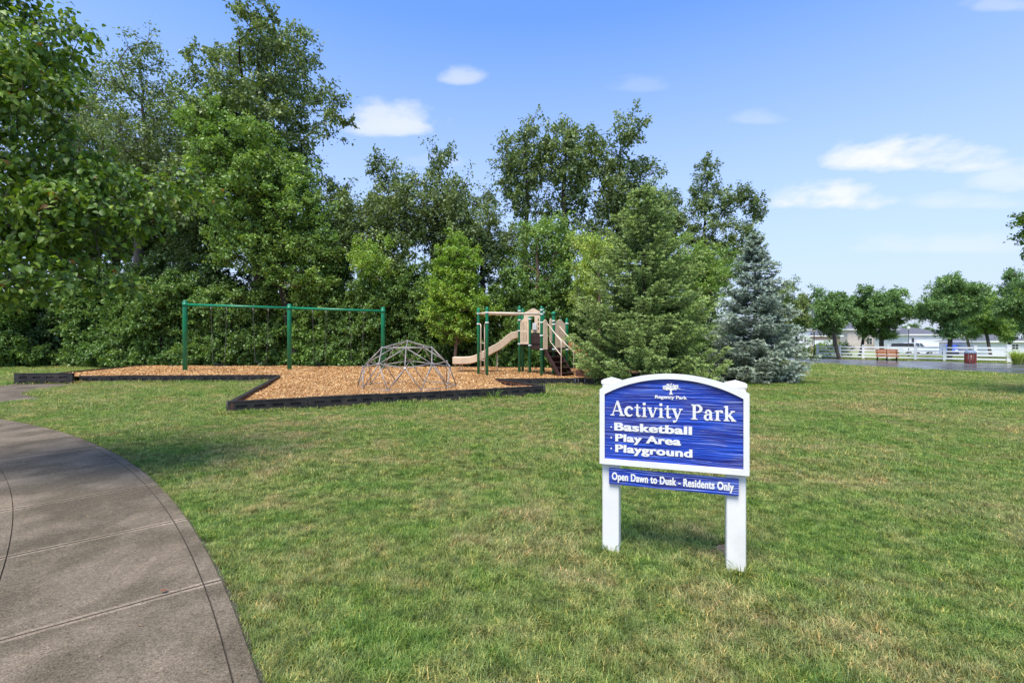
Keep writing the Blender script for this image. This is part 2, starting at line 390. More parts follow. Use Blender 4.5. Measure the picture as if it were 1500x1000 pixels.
# ------------------------------------------------------------------ setting: ground
xs = np.unique(np.r_[np.linspace(-900, -60, 15), np.linspace(-60, 110, 86), np.linspace(110, 900, 15)])
ys = np.unique(np.r_[np.linspace(-300, -10, 8), np.linspace(-10, 100, 56), np.linspace(100, 1500, 16)])
GX, GY = np.meshgrid(xs, ys); GZ = np.array([[gz(x, y) for x in xs] for y in ys])
nx_, ny_ = len(xs), len(ys); idx = np.arange(nx_ * ny_).reshape(ny_, nx_)
Fq = np.stack([idx[:-1, :-1], idx[:-1, 1:], idx[1:, 1:], idx[1:, :-1]], -1).reshape(-1, 4)
g = link(bpy.data.objects.new('lawn', np_mesh('lawn', np.c_[GX.ravel(), GY.ravel(), GZ.ravel()], Fq, M['ground'], smooth=True)))
tag(g, 'mown green lawn with dry straw coloured patches', kind='structure')

# sidewalk: curved run of slabs
SC = Vector((-19.864, -12.154)); SR = 23.569; SW = 1.16
def sw(r, a, z): return (SC.x + r * math.cos(a), SC.y + r * math.sin(a), z)
a0, a1 = R(20), R(92)
N = 90
b = MB()
b.add([sw(SR - SW - .01, a0 + (a1 - a0) * i / N, .006) for i in range(N + 1)] + [sw(SR + .01, a0 + (a1 - a0) * i / N, .006) for i in range(N + 1)],
      [(i, i + 1, N + 2 + i, N + 1 + i) for i in range(N)])
walk = b.build('sidewalk', simple('dark_joint_soil', (.085, .068, .048), .95, .2, 20, space='world'))
tag(walk, 'curved brown concrete sidewalk in the left foreground', kind='structure')
da = 1.365 / SR; j1 = R(39.92)
def slab(aa, ab, rnd):
    b = MB(); e = .035; g_ = .004 / SR
    rs = [SR - SW, SR - SW + .02, SR - SW + .105, SR - SW + .109, SR - SW + .113, SR - .113, SR - .109, SR - .105, SR - .02, SR]
    zz = [0.0, .024, .026, .015, .026, .026, .015, .026, .024, .0]
    ea = e / SR; c = .008 / SR
    an = [aa + g_, aa + g_ + c, aa + g_ + ea] + [aa + g_ + ea + (ab - aa - 2 * g_ - 2 * ea) * i / 6 for i in range(1, 6)] + [ab - g_ - ea, ab - g_ - c, ab - g_]
    az_ = [-.014, 0, 0] + [0] * 5 + [0, 0, -.014]
    tx, ty, dz = rnd.uniform(-.002, .002), rnd.uniform(-.003, .003), rnd.uniform(-.002, .002)
    vs_ = []
    for i, a in enumerate(an):
        for j, r in enumerate(rs):
            z = zz[j] + (az_[i] if 0 < j < 9 else 0) + dz + tx * (r - SR) + ty * (i - 5) / 5
            vs_.append(sw(r, a, max(.001, z)))
    nr = len(rs); fc = []; mi = []
    for i in range(len(an) - 1):
        for j in range(nr - 1):
            edge = i < 2 or i > len(an) - 4
            b.add([], []); fc.append((i * nr + j, i * nr + j + 1, (i + 1) * nr + j + 1, (i + 1) * nr + j)); mi.append(2 if (i == 0 or i == len(an) - 2 or j in (2, 6)) else (1 if edge else 0))
    b.v = vs_; b.f = fc; b.m = mi; b.sm = [False] * len(fc)
    return b.build('slab', [M['slab'], M['slab_edge'], walk.data.materials[0]], walk)
rnd = random.Random(3)
k = -6
while j1 + k * da < a1:
    if j1 + k * da > a0: slab(j1 + k * da, j1 + (k + 1) * da, rnd)
    k += 1

# short path to the playground ramp
b = MB(); b.prism([(-15.2, 16.75), (-17.3, 16.55), (-16.2, 14.2), (-14.6, 12.6), (-12.8, 11.3), (-12.0, 12.3), (-13.6, 13.4), (-14.6, 14.6)], (0, 0, 0), (1, 0, 0), (0, 1, 0), (0, 0, 1), .002, .022)
tag(b.build('path', M['slab']), 'short concrete path running up to the playground edge', kind='structure')

# wet asphalt court / road on the right
road_poly = [(11.0, 45.0), (20.0, 34.2), (20.9, 31.0), (21.2, 26.0), (23.2, 21.2), (27.0, 16.0), (60, 8), (75, 20), (42.0, 26.5), (34.4, 32.0), (30.5, 36.6), (26.6, 42.4), (22, 46.5)]
b = MB(); b.prism(road_poly, (0, 0, 0), (1, 0, 0), (0, 1, 0), (0, 0, 1), -.02, .02)
tag(b.build('road', M['wet']), 'wet grey asphalt drive reflecting the white fence', kind='structure')
b = MB(); b.prism([(20, 76.2), (20, 70.4), (160, 70.4), (160, 76.2)], (0, 0, -.47), (1, 0, 0), (0, 1, 0), (0, 0, 1), -.02, .03)
tag(b.build('street', M['street']), 'pale concrete street in front of the houses', kind='structure')
for nm, (x0, x1) in (('driveway', (px(1338, 80), px(1388, 80))), ('driveway', (px(1190, 85), px(1218, 85)))):
    b = MB(); b.prism([(x0, 76.2), (x1, 76.2), (x1, 84), (x0, 84)], (0, 0, -.47), (1, 0, 0), (0, 1, 0), (0, 0, 1), -.02, .034)
    tag(b.build(nm, M['street']), 'pale concrete driveway up to a garage', kind='structure')

# ------------------------------------------------------------------ playground mulch and border
Pg = [(-17.25, 16.85), (-8.55, 17.45), (-5.85, 9.83), (.93, 13.27), (-.48, 15.95), (3.35, 16.0), (6.4, 18.2), (6.2, 21.6), (-3.4, 24.0), (-19.2, 24.9)]
MZ = .235
def inside(poly, X, Y):
    X = np.asarray(X); Y = np.asarray(Y); r = np.zeros(X.shape, bool); n = len(poly)
    for i in range(n):
        x1, y1 = poly[i]; x2, y2 = poly[(i + 1) % n]
        c = ((y1 > Y) != (y2 > Y)) & (X < (x2 - x1) * (Y - y1) / (y2 - y1 + 1e-12) + x1); r ^= c
    return r
def edge_dist(poly, X, Y):
    d = np.full(np.shape(X), 1e9); n = len(poly)
    for i in range(n):
        x1, y1 = poly[i]; x2, y2 = poly[(i + 1) % n]; L2 = (x2 - x1) ** 2 + (y2 - y1) ** 2
        t = np.clip(((X - x1) * (x2 - x1) + (Y - y1) * (y2 - y1)) / L2, 0, 1)
        d = np.minimum(d, np.hypot(X - x1 - t * (x2 - x1), Y - y1 - t * (y2 - y1)))
    return d
def mz(x, y):
    dip = .17 * np.exp(-((x - .1) ** 2 + (y - 14.9) ** 2) / .9)
    t = np.clip(((x + 8.55) * 2.7 + (y - 17.45) * -7.62) / 65.35, 0, 1); dd = np.hypot(x + 8.55 - t * 2.7, y - 17.45 + t * 7.62); dip = dip + .10 * np.exp(-(dd / .35) ** 2)
    return MZ - dip + .022 * np.sin(1.9 * x + .7 * y) * np.cos(1.3 * y - .6 * x) + .012 * np.sin(5.1 * x + 3.3 * y)
import bmesh
bm = bmesh.new()
step = .3; X0, Y0 = -19.8, 9.4; nxm, nym = int(26.8 / step), int(16 / step); vm = {}
for i in range(nxm):
    for j in range(nym):
        x, y = X0 + i * step, Y0 + j * step; cx_, cy_ = x + step / 2, y + step / 2
        if inside(Pg, np.array([cx_]), np.array([cy_]))[0] or edge_dist(Pg, np.array([cx_]), np.array([cy_]))[0] < .02:
            q = []
            for (a_, c_) in ((i, j), (i + 1, j), (i + 1, j + 1), (i, j + 1)):
                if (a_, c_) not in vm:
                    xx, yy = X0 + a_ * step, Y0 + c_ * step
                    if not inside(Pg, np.array([xx]), np.array([yy]))[0]:
                        # pull outside corners back onto the border line
                        best = None
                        for m_ in range(len(Pg)):
                            x1, y1 = Pg[m_]; x2, y2 = Pg[(m_ + 1) % len(Pg)]; t = max(0, min(1, ((xx - x1) * (x2 - x1) + (yy - y1) * (y2 - y1)) / ((x2 - x1) ** 2 + (y2 - y1) ** 2)))
                            qx, qy = x1 + t * (x2 - x1), y1 + t * (y2 - y1); dd = math.hypot(xx - qx, yy - qy)
                            if best is None or dd < best[0]: best = (dd, qx, qy)
                        xx, yy = best[1], best[2]
                    vm[(a_, c_)] = bm.verts.new((xx, yy, float(mz(xx, yy))))
                q.append(vm[(a_, c_)])
            bm.faces.new(q)
me = bpy.data.meshes.new('mulch_bed'); bm.to_mesh(me); bm.free(); me.materials.append(M['mulch'])
for p in me.polygons: p.use_smooth = True
tag(link(bpy.data.objects.new('mulch_ground', me)), 'orange wood mulch surface of the playground', kind='structure')
rng = np.random.default_rng(11)
nC = 210000
cx_ = rng.uniform(-19, 6.4, nC); cy_ = rng.uniform(9.8, 24.8, nC)
keep = inside(Pg, cx_, cy_) & (edge_dist(Pg, cx_, cy_) > .09) & (rng.random(nC) < np.clip(1.5 - (cy_ - 9) / 16, .3, 1))
cx_, cy_ = cx_[keep], cy_[keep]
nC = len(cx_); ang = rng.uniform(0, 6.283, nC); L = rng.uniform(.022, .06, nC) * (1 + (cy_ - 10) / 25); Wd = L * rng.uniform(.2, .45, nC); tl = rng.normal(0, .35, nC)
cz = mz(cx_, cy_) + rng.uniform(.004, .022, nC)
u = np.c_[np.cos(ang) * np.cos(tl), np.sin(ang) * np.cos(tl), np.sin(tl)] * L[:, None] / 2
w_ = np.c_[-np.sin(ang), np.cos(ang), rng.normal(0, .4, nC)] * Wd[:, None] / 2
C_ = np.c_[cx_, cy_, cz]
V = np.stack([C_ - u - w_, C_ + u - w_ * .6, C_ + u * .9 + w_, C_ - u * .8 + w_ * .8], 1).reshape(-1, 3)
tone = np.repeat(rng.random(nC), 4)
tag(link(bpy.data.objects.new('wood_chips', np_mesh('wood_chips', V, np.arange(nC * 4).reshape(-1, 4), M['chip'], tone))),
    'loose orange wood chips scattered over the playground', 'wood chips', kind='stuff')

n2 = 130; ax_ = rng.normal(0, .28, n2); P2 = np.c_[px(712, 12.6) + ax_, 12.55 + ax_ * .5 + rng.normal(0, .07, n2), rng.uniform(.03, .05, n2)]
u2 = unit2 = rng.normal(size=(n2, 3)) * [1, 1, .3]; u2 = u2 / np.linalg.norm(u2, axis=1, keepdims=True) * .025; w2_ = np.cross(u2, [0, 0, 1]) * .4
V = np.stack([P2 - u2 - w2_, P2 + u2 - w2_, P2 + u2 + w2_, P2 - u2 + w2_], 1).reshape(-1, 3)
tag(link(bpy.data.objects.new('spilled_chips', np_mesh('spilled_chips', V, np.arange(n2 * 4).reshape(-1, 4), M['chip'], np.repeat(rng.random(n2), 4)))), 'small spill of wood chips on the grass beside the weed at the black border', 'wood chips', kind='stuff')
bord = thing('playground_border', (0, 0, 0), 'black plastic slotted border around the orange mulch playground', 'border')
def border_piece(p, q, h=.275, slots=4, th=.09, zb=-.02, extra=False):
    """one interlocking border length: frame bars around recessed pockets, both faces"""
    p = Vector((*p, 0)); q = Vector((*q, 0)); d = (q - p); Ln = d.length; d.normalize(); n = Vector((d.y, -d.x, 0))   # n = outward (polygon is listed anticlockwise)
    b = MB(); up = Vector((0, 0, 1))
    g_ = .008
    core = [(g_, zb), (Ln - g_, zb), (Ln - g_, h - .03), (g_, h - .03)]
    b.prism(core, p, d, up, n, -th * .72, -th * .30)
    # outer and inner face bars
    for s0, s1, mi in ((-.30 * th, 0, 0), (-th, -.72 * th, 1)):
        rows = [(zb, h * .42), (h * .66, h - .03)] if not extra else [(zb, h * .14), (h * .30, h * .52), (h * .70, h - .03)]
        for z0, z1 in rows: b.prism([(g_, z0), (Ln - g_, z0), (Ln - g_, z1), (g_, z1)], p, d, up, n, s0, s1, mi)
        sl = .20 * (Ln / 1.48); gap = (Ln - slots * sl) / (slots + 1)
        edges = [g_]
        for i in range(slots): edges += [gap + i * (sl + gap), gap + i * (sl + gap) + sl]
        edges.append(Ln - g_)
        for i in range(0, len(edges), 2):
            for z0, z1 in ([(h * .42, h * .66)] if not extra else [(h * .14, h * .30), (h * .52, h * .70)]):
                b.prism([(edges[i], z0), (edges[i + 1], z0), (edges[i + 1], z1), (edges[i], z1)], p, d, up, n, s0, s1, mi)
    b.prism([(g_, h - .03), (Ln - g_, h - .03), (Ln - g_, h), (g_, h)], p, d, up, n, -th - .006, .006, 0)   # top lip
    o = b.build('border_piece', [M['border'], M['border_in']], bord)
    s = MB(); s.tube([p - n * th * .5 + Vector((0, 0, -.05)), p - n * th * .5 + Vector((0, 0, h + .012))], .028, 8)
    s.build('stake', M['border'], bord)
    return o
def border_run(p, q, n, h=.275, **kw):
    for i in range(n):
        a = (p[0] + (q[0] - p[0]) * i / n, p[1] + (q[1] - p[1]) * i / n); c = (p[0] + (q[0] - p[0]) * (i + 1) / n, p[1] + (q[1] - p[1]) * (i + 1) / n)
        border_piece(a, c, h + random.uniform(-.008, .008), **kw)
border_run((-17.25, 16.55), (-15.4, 16.75), 1, .40, extra=True)
border_run((-15.38, 16.98), Pg[1], 5, .285)
border_run(Pg[1], Pg[2], 6, .262)
border_run(Pg[2], Pg[3], 5, .27)
border_run(Pg[3], Pg[4], 2, .27)
border_run(Pg[4], Pg[5], 3, .262)
border_run(Pg[5], Pg[6], 3, .27)
border_run(Pg[6], Pg[7], 2, .27)
border_run(Pg[7], Pg[8], 7, .27)
border_run(Pg[8], Pg[9], 11, .27)
border_run(Pg[9], (-17.25, 16.65), 6, .29)

# ------------------------------------------------------------------ swing frame and swings
sp = [(-14.23, 20.8, 3.26), (-10.06, 21.6, 3.17), (-6.05, 22.4, 3.08)]
fr = thing('swing_set', (-10.06, 21.6, MZ), 'green steel swing frame with three posts and a long top beam', 'swing frame')
off = (-10.06, 21.6, MZ)
for x, y, z in sp:
    b = MB(off); b.tube([(x, y, .1), (x, y, z - .03), (x, y, z + .0), (x, y, z + .03)], [.095, .095, .09, .045], 16); b.build('post', M['green_metal'], fr)
    b = MB(off); b.tube([(x, y, z - .16 - .085), (x, y, z - .16 + .085)], .108, 16); b.build('collar', M['green_metal'], fr)
for i in (0, 1):
    A = Vector((sp[i][0], sp[i][1], sp[i][2] - .16)); B = Vector((sp[i + 1][0], sp[i + 1][1], sp[i + 1][2] - .16)); d = (B - A).normalized()
    b = MB(off); b.tube([A + d * .1, B - d * .1], .058, 12); b.build('top_beam', M['green_metal'], fr)
def beam_pt(pxx):
    best = None
    for i in (0, 1):
        A = Vector((sp[i][0], sp[i][1], sp[i][2] - .16)); B = Vector((sp[i + 1][0], sp[i + 1][1], sp[i + 1][2] - .16))
        r_ = (pxx - 750) / F; t = (r_ * A.y - A.x) / ((B.x - A.x) - r_ * (B.y - A.y))
        if -.01 <= t <= 1.01: best = A + (B - A) * t
    return best
def chain(b, p, q):
    p, q = Vector(p), Vector(q); L_ = (q - p).length; n = max(3, int(L_ / .055)); d = (q - p) / n
    for i in range(n):
        c = p + d * (i + .5); e = d * .62; sd = Vector((1, 0, 0)) if i % 2 else Vector((0, 1, 0))
        sd = (sd - d.normalized() * sd.dot(d.normalized())).normalized() * .009
        b.tube([c - e + sd * .3, c - e * .6 + sd, c + e * .6 + sd, c + e + sd * .3], .0045, 3, cap=False); b.tube([c - e + -sd * .3, c - e * .6 - sd, c + e * .6 - sd, c + e - sd * .3], .0045, 3, cap=False)
SWL = ['belt swing nearest the left green post', 'belt swing just left of the middle green post', 'belt swing just right of the middle green post', 'belt swing nearest the right green post']
for i, (a_, c_) in enumerate(((309, 332), (371, 393), (458, 478), (512, 533))):
    A, B = beam_pt(a_), beam_pt(c_); mid = (A + B) / 2
    zs = .62 + (i % 2) * .03
    root = thing('swing', (mid.x, mid.y, zs - .1), SWL[i] + ', black seat on thin chains', 'swing', group='swings hanging from the green frame'); o_ = (mid.x, mid.y, zs - .1)
    dr = (B - A).normalized(); half = .24
    ends = []
    for s_, P in ((-1, A), (1, B)):
        b = MB(o_); b.box((P.x, P.y, P.z - .085), (.05, .05, .07), bev=.008); b.tube([(P.x, P.y, P.z - .11), (P.x, P.y, P.z - .19)], .018, 6); b.build('hanger', M['galv'], root)
        e = mid + dr * (s_ * half); e.z = zs; ends.append(e)
        b = MB(o_); chain(b, (P.x, P.y, P.z - .18), e); b.build('chain', M['chain'], root)
    pth = []
    for t in np.linspace(0, 1, 9):
        p = ends[0].lerp(ends[1], t); p.z = zs - .13 * math.sin(math.pi * t) ** .8; pth.append(p)
    b = MB(o_); b.sweep(pth, [(-.075, -.005), (.075, -.005), (.075, .005), (-.075, .005)]); b.build('seat', M['rubber'], root)

# ------------------------------------------------------------------ geodesic dome climber
dc = Vector((-2.96, 13.55, MZ)); DR, DH = 1.37, 1.28
dome = thing('climbing_dome', dc, 'grey steel geodesic dome climber on the orange mulch', 'climber', rz=R(9))
ph = (1 + 5 ** .5) / 2
ico = [Vector(v).normalized() for v in [(0, s1, s2 * ph) for s1 in (1, -1) for s2 in (1, -1)] + [(s1, s2 * ph, 0) for s1 in (1, -1) for s2 in (1, -1)] + [(s2 * ph, 0, s1) for s1 in (1, -1) for s2 in (1, -1)]]
q = ico[0].rotation_difference(Vector((0, 0, 1)))
ico = [q @ v for v in ico]
edges = [(i, j) for i in range(12) for j in range(i) if (ico[i] - ico[j]).length < 1.1]
pts = list(ico); mids = {}
for i, j in edges: mids[(i, j)] = len(pts); pts.append(((ico[i] + ico[j]) / 2).normalized())
el_ = [(a_, c_) for a_ in range(len(pts)) for c_ in range(a_) if (pts[a_] - pts[c_]).length < .64 and pts[a_].z > -.05 and pts[c_].z > -.05]
def dp(v): return Vector((v.x * DR, v.y * DR, max(.01, v.z * DH)))
used = set()
for a_, c_ in el_:
    b = MB(); b.tube([dp(pts[a_]), dp(pts[c_])], .0145, 7); b.build('bar', M['galv'], dome); used |= {a_, c_}
for a_ in used:
    p = dp(pts[a_]); b = MB(); nrm_ = Vector((pts[a_].x, pts[a_].y, pts[a_].z + .05)).normalized(); b.tube([p - nrm_ * .022, p + nrm_ * .024], .036, 8); b.build('joint', M['galv'], dome)

# ------------------------------------------------------------------ play structure
PO = (.7, 18.9, MZ)
play = thing('play_structure', PO, 'green and tan playset with slides, overhead ladder and brown stairs', 'playset')
posts = {'A': (-1.335, 19.0, 2.84), 'B': (-.925, 17.65, 2.78), 'C': (.296, 19.2, 2.93), 'C2': (.45, 20.1, 2.88), 'D': (.706, 19.0, 2.5), 'E': (1.113, 18.0, 2.83),
         'Hb': (1.30, 19.85, 2.88), 'Fp': (1.59, 18.3, 2.62), 'G': (2.15, 18.75, 2.42), 'K': (2.0, 19.6, 2.42)}
for k_, (x, y, z) in posts.items():
    b = MB(PO); b.tube([(x, y, .1), (x, y, z - .06), (x, y, z - .02), (x, y, z)], [.057, .057, .05, .022], 12)
    if k_ == 'Fp': b.tube([(x, y, z - .12), (x, y, z - .10), (x, y, z - .04), (x, y, z), (x, y, z + .03)], [.03, .085, .1, .07, .02], 12)
    b.build('post', M['green_metal'], play)
def clamp(k_, z):
    x, y, _ = posts[k_]; b = MB(PO); b.tube([(x, y, z - .028), (x, y, z + .028)], .070, 12); b.build('clamp', M['white_clamp'], play)
for k_, zs in (('A', (2.60, 2.19)), ('B', (2.56, 2.19)), ('C', (2.72, 2.35, 1.92, 1.40)), ('D', (2.38, 1.34)), ('E', (2.68, 2.52, 2.21, 1.72, 1.20)), ('Fp', (2.28, 2.15, 1.2)), ('G', (2.2, 1.18)), ('Hb', (2.7, 1.9))):
    for z in zs: clamp(k_, z)
# overhead ladder
def pv(k_, z): return Vector((posts[k_][0], posts[k_][1], z))
for a_, za, c_, zc in (('B', 2.555, 'E', 2.53), ('A', 2.60, 'C', 2.57)):
    b = MB(PO); b.tube([pv(a_, za), pv(c_, zc)], .043, 10); b.build('ladder_rail', M['tan_metal'], play)
b = MB(PO); b.tube([pv('A', 2.60), pv('B', 2.555)], .036, 8); b.build('end_bar', M['tan_metal'], play)
for i in range(1, 7):
    t = i / 7; p = pv('B', 2.545).lerp(pv('E', 2.52), t); q_ = pv('A', 2.59).lerp(pv('C', 2.56), t); b = MB(PO); b.tube([p, q_], .017, 7); b.build('rung', M['tan_metal'], play)
# access ladder between A and B
A_, B_ = pv('A', 0), pv('B', 0); dAB = (B_ - A_)
uprights = []
for k_, s_ in (('A', .33), ('B', -.30)):
    base = (A_ + dAB * .30) if k_ == 'A' else (A_ + dAB * .74); P0_ = pv(k_, 2.19); uprights.append(base)
    b = MB(PO); b.tube([P0_, P0_.lerp(Vector((base.x, base.y, 2.19)), .7), Vector((base.x, base.y, 2.13)), Vector((base.x, base.y, 2.0)), Vector((base.x, base.y, .15))], .019, 8); b.build('ladder_upright', M['tan_metal'], play)
for z in (.45, .78, 1.11, 1.44):
    b = MB(PO); b.tube([uprights[0] + Vector((0, 0, z)), uprights[1] + Vector((0, 0, z))], .017, 7); b.build('rung', M['tan_metal'], play)
# decks
def deck(keys, z, th=.13):
    b = MB(PO); b.prism([(posts[k_][0], posts[k_][1]) for k_ in keys], (0, 0, 0), (1, 0, 0), (0, 1, 0), (0, 0, 1), z - th, z); return b.build('deck', M['brown_deck'], play)
deck(('C', 'D', 'Hb', 'C2'), 1.395, .06); deck(('D', 'E', 'Fp', 'G', 'K', 'Hb'), 1.325)
# panels: outline with slots cut through it, standing between two points
def slot_panel(name, P, Q, z0, z1, arch, cols, zr, mat, th=.035, hole=None):
    """a panel built from strips so that its slots are real openings; arch = extra height at the middle"""
    P, Q = Vector((*P, 0)), Vector((*Q, 0)); d = Q - P; W_ = d.length; d.normalize(); n = Vector((d.y, -d.x, 0)); up = Vector((0, 0, 1)); b = MB(PO)
    def top(t):
        u_ = t / W_; return z1 + arch * (math.exp(-((u_ - .5) / .2) ** 2) * .55 + .45 * math.sin(math.pi * u_)) - .06 * (abs(2 * u_ - 1) ** 8)
    cuts = sorted(set([0, W_] + [c for a_ in cols for c in a_[:2]])); b.off = Vector(PO)
    for i in range(len(cuts) - 1):
        a_, c_ = cuts[i], cuts[i + 1]; mid_ = (a_ + c_) / 2
        rows = []
        for cl in cols:
            if cl[0] <= mid_ <= cl[1]: rows = cl[2]
        zz = z0; m_ = 5 if c_ - a_ > .1 else 2
        for (h0, h1) in rows:
            b.prism([(a_, zz), (c_, zz), (c_, h0), (a_, h0)], P, d, up, n, -th / 2, th / 2); zz = h1
        poly = [(a_, zz), (c_, zz)] + [(c_ + (a_ - c_) * j / m_, top(c_ + (a_ - c_) * j / m_)) for j in range(m_ + 1)]
        b.prism(poly, P, d, up, n, -th / 2, th / 2)
    return b.build(name, mat, play)
cols = [(.08 + i * .075, .105 + i * .075, [(1.48, 1.86), (1.94, 2.28)]) for i in range(4)]
slot_panel('slatted_panel', (.335, 19.12), (.665, 18.95), 1.395, 2.30, .14, [(c[0] * .86, c[1] * .86, c[2]) for c in cols], None, M['tan'])
slot_panel('clubhouse_panel', (.50, 20.03), (1.26, 19.82), 1.86, 2.72, .16, [(.27, .46, [(1.98, 2.55)]), (.60, .64, [(1.98, 2.1), (2.16, 2.28), (2.34, 2.46)])], None, M['tan'])
b = MB(PO); b.box((.93, 19.80, 2.12), (.17, .03, .28), bev=.01); b.build('play_board', M['white_clamp'], play)
b = MB(PO); b.box((.92, 19.72, 1.61), (.66, .03, .40), rz=R(-15)); b.build('barrier', M['brown_deck'], play)
slot_panel('curved_panel', (1.17, 17.98), (1.34, 18.12), 1.20, 2.26, .08, [(.12, .15, [(1.45 + .22 * i, 1.6 + .22 * i) for i in range(4)])], None, M['tan'])
slot_panel('curved_panel', (1.44, 18.2), (1.53, 18.28), 1.5, 2.34, .05, [], None, M['tan'])
slot_panel('arched_panel', (1.64, 18.34), (2.08, 18.70), 1.26, 2.20, .16, [(.17, .21, [(1.5, 2.0)]), (.25, .28, [(1.5 + .16 * i, 1.6 + .16 * i) for i in range(4)])], None, M['tan'])
# stairs
dS = Vector((.52, -.85, 0)).normalized(); wS = Vector((.85, .52, 0)).normalized(); T0 = Vector((1.24, 18.12, 1.22)); B0 = Vector((1.76, 17.28, .22))
run = (Vector((B0.x, B0.y, 0)) - Vector((T0.x, T0.y, 0))); ns = 5; ws = .60
for i in range(ns):
    p = T0 + run * ((i + .0) / ns) + Vector((0, 0, -.97 * (i + .55) / ns)); c = p + run / ns * .5 + wS * ws / 2
    b = MB(PO); b.box(c, (run.length / ns * 1.06, ws - .03, .03), rz=math.atan2(run.y, run.x)); b.build('step', M['brown_deck'], play)
    b = MB(PO); c2 = p + run / ns * .06 + wS * ws / 2 + Vector((0, 0, -.11)); b.box(c2, (.015, ws - .03, .225), rz=math.atan2(run.y, run.x)); b.build('riser', M['brown_deck'], play)
for s_ in (0, ws):
    b = MB(PO); a_ = T0 + wS * s_; c_ = B0 + wS * s_
    dd = (c_ - a_).normalized(); b.prism([(0, .06), (run.length, -.94), (run.length, -1.0), (run.length - .12, -1.0), (0, -.2)], a_, run.normalized(), (0, 0, 1), wS, -.015, .015); b.build('stringer', M['brown_deck'], play)
def rail(pts_, name='handrail'):
    b = MB(PO); b.tube(pts_, .019, 8); b.build(name, M['tan_metal'], play)
rail([(1.34, 18.05, 2.17), (1.70, 17.25, 1.60), (1.765, 17.15, 1.53), (1.765, 17.13, 1.42), (1.765, 17.13, .15)])
rail([(1.45, 18.1, 1.50), (1.763, 17.14, 1.00)])
rail([(1.83, 18.4, 2.08), (2.22, 17.74, 1.50), (2.27, 17.66, 1.42), (2.28, 17.65, 1.32), (2.28, 17.65, .15)])
rail([(1.71, 18.4, 1.76), (2.30, 17.66, 1.08)])
# big wave slide
def slide(path, wdt, hgt, name, mat, side=None):
    w2 = wdt / 2; sec = [(-w2, hgt), (-w2 - .03, hgt + .02), (-w2 - .05, hgt), (-w2 - .035, -.01), (-w2 * .7, -.045), (w2 * .7, -.045), (w2 + .035, -.01), (w2 + .05, hgt), (w2 + .03, hgt + .02), (w2, hgt), (w2 - .02, .06), (w2 * .6, 0), (-w2 * .6, 0), (-w2 + .02, .06)]
    b = MB(PO); b.sweep(path, sec, 0, side, smooth=False); return b.build(name, mat, play)
prof = [(-2.46, .60), (-2.1, .595), (-1.8, .61), (-1.55, .66), (-1.3, .76), (-1.05, .90), (-.75, 1.07), (-.5, 1.2), (-.25, 1.38), (-.02, 1.58), (.18, 1.66), (.42, 1.68)]
def cr(P, n=4):
    o = []
    for i in range(len(P) - 1):
        p0, p1, p2, p3 = P[max(i - 1, 0)], P[i], P[i + 1], P[min(i + 2, len(P) - 1)]
        for j in range(n):
            t = j / n; o.append(tuple(.5 * ((2 * b_) + (-a_ + c_) * t + (2 * a_ - 5 * b_ + 4 * c_ - d_) * t * t + (-a_ + 3 * b_ - 3 * c_ + d_) * t ** 3) for a_, b_, c_, d_ in zip(p0, p1, p2, p3)))
    o.append(P[-1]); return o
slide([(x, 20.0 - .12 * (x + 2.4) / 2.8, z) for x, z in cr(prof)], .46, .24, 'slide', M['tan'], side=(0, 1, 0))
for x, zt in ((-2.18, .56), (-2.08, .56), (-.62, 1.1)):
    b = MB(PO); b.tube([(x, 19.98, .1), (x, 19.98, zt)], .022, 8); b.build('slide_leg', M['tan_metal'], play)
slide([(x, y, z) for x, y, z in cr([(2.1, 19.2, 1.30), (2.35, 19.15, 1.24), (2.6, 19.1, 1.02), (2.9, 19.0, .74), (3.15, 18.9, .56), (3.5, 18.8, .50)])], .46, .2, 'slide', M['tan_orange'])
# rust coloured end box on two dark feet where the border meets the spruce
bx_ = thing('transfer_step', (2.23, 16.05, 0), 'small rust coloured step box with dark feet beside the green spruce', 'step box')
b = MB((2.23, 16.05, 0)); b.box((2.28, 16.15, .43), (.23, .3, .22), bev=.012); b.build('box', M['border_in'], bx_)
b = MB((2.23, 16.05, 0)); b.box((2.27, 16.1, .315), (.33, .42, .03), bev=.01); b.build('lip', M['tan_orange'], bx_)
for x in (2.10, 2.20, 2.42):
    b = MB((2.23, 16.05, 0)); b.tube([(x, 15.85, -.05), (x + .01, 15.9, .30)], [.035, .03], 8); b.build('foot', M['rubber'], bx_)

rp = random.Random(4); b = MB(); b.prism([(1.56 + math.cos(6.2832 * i / 16) * .13 * rp.uniform(.7, 1.25), 3.42 + math.sin(6.2832 * i / 16) * .10 * rp.uniform(.7, 1.25)) for i in range(16)], (0, 0, 0), (1, 0, 0), (0, 1, 0), (0, 0, 1), -.01, .012)
tag(b.build('soil', simple('bare_orange_soil', (.36, .22, .12), .95, .3, 25, bump=.8)), 'small bare orange soil patch beside the right sign post', kind='structure')
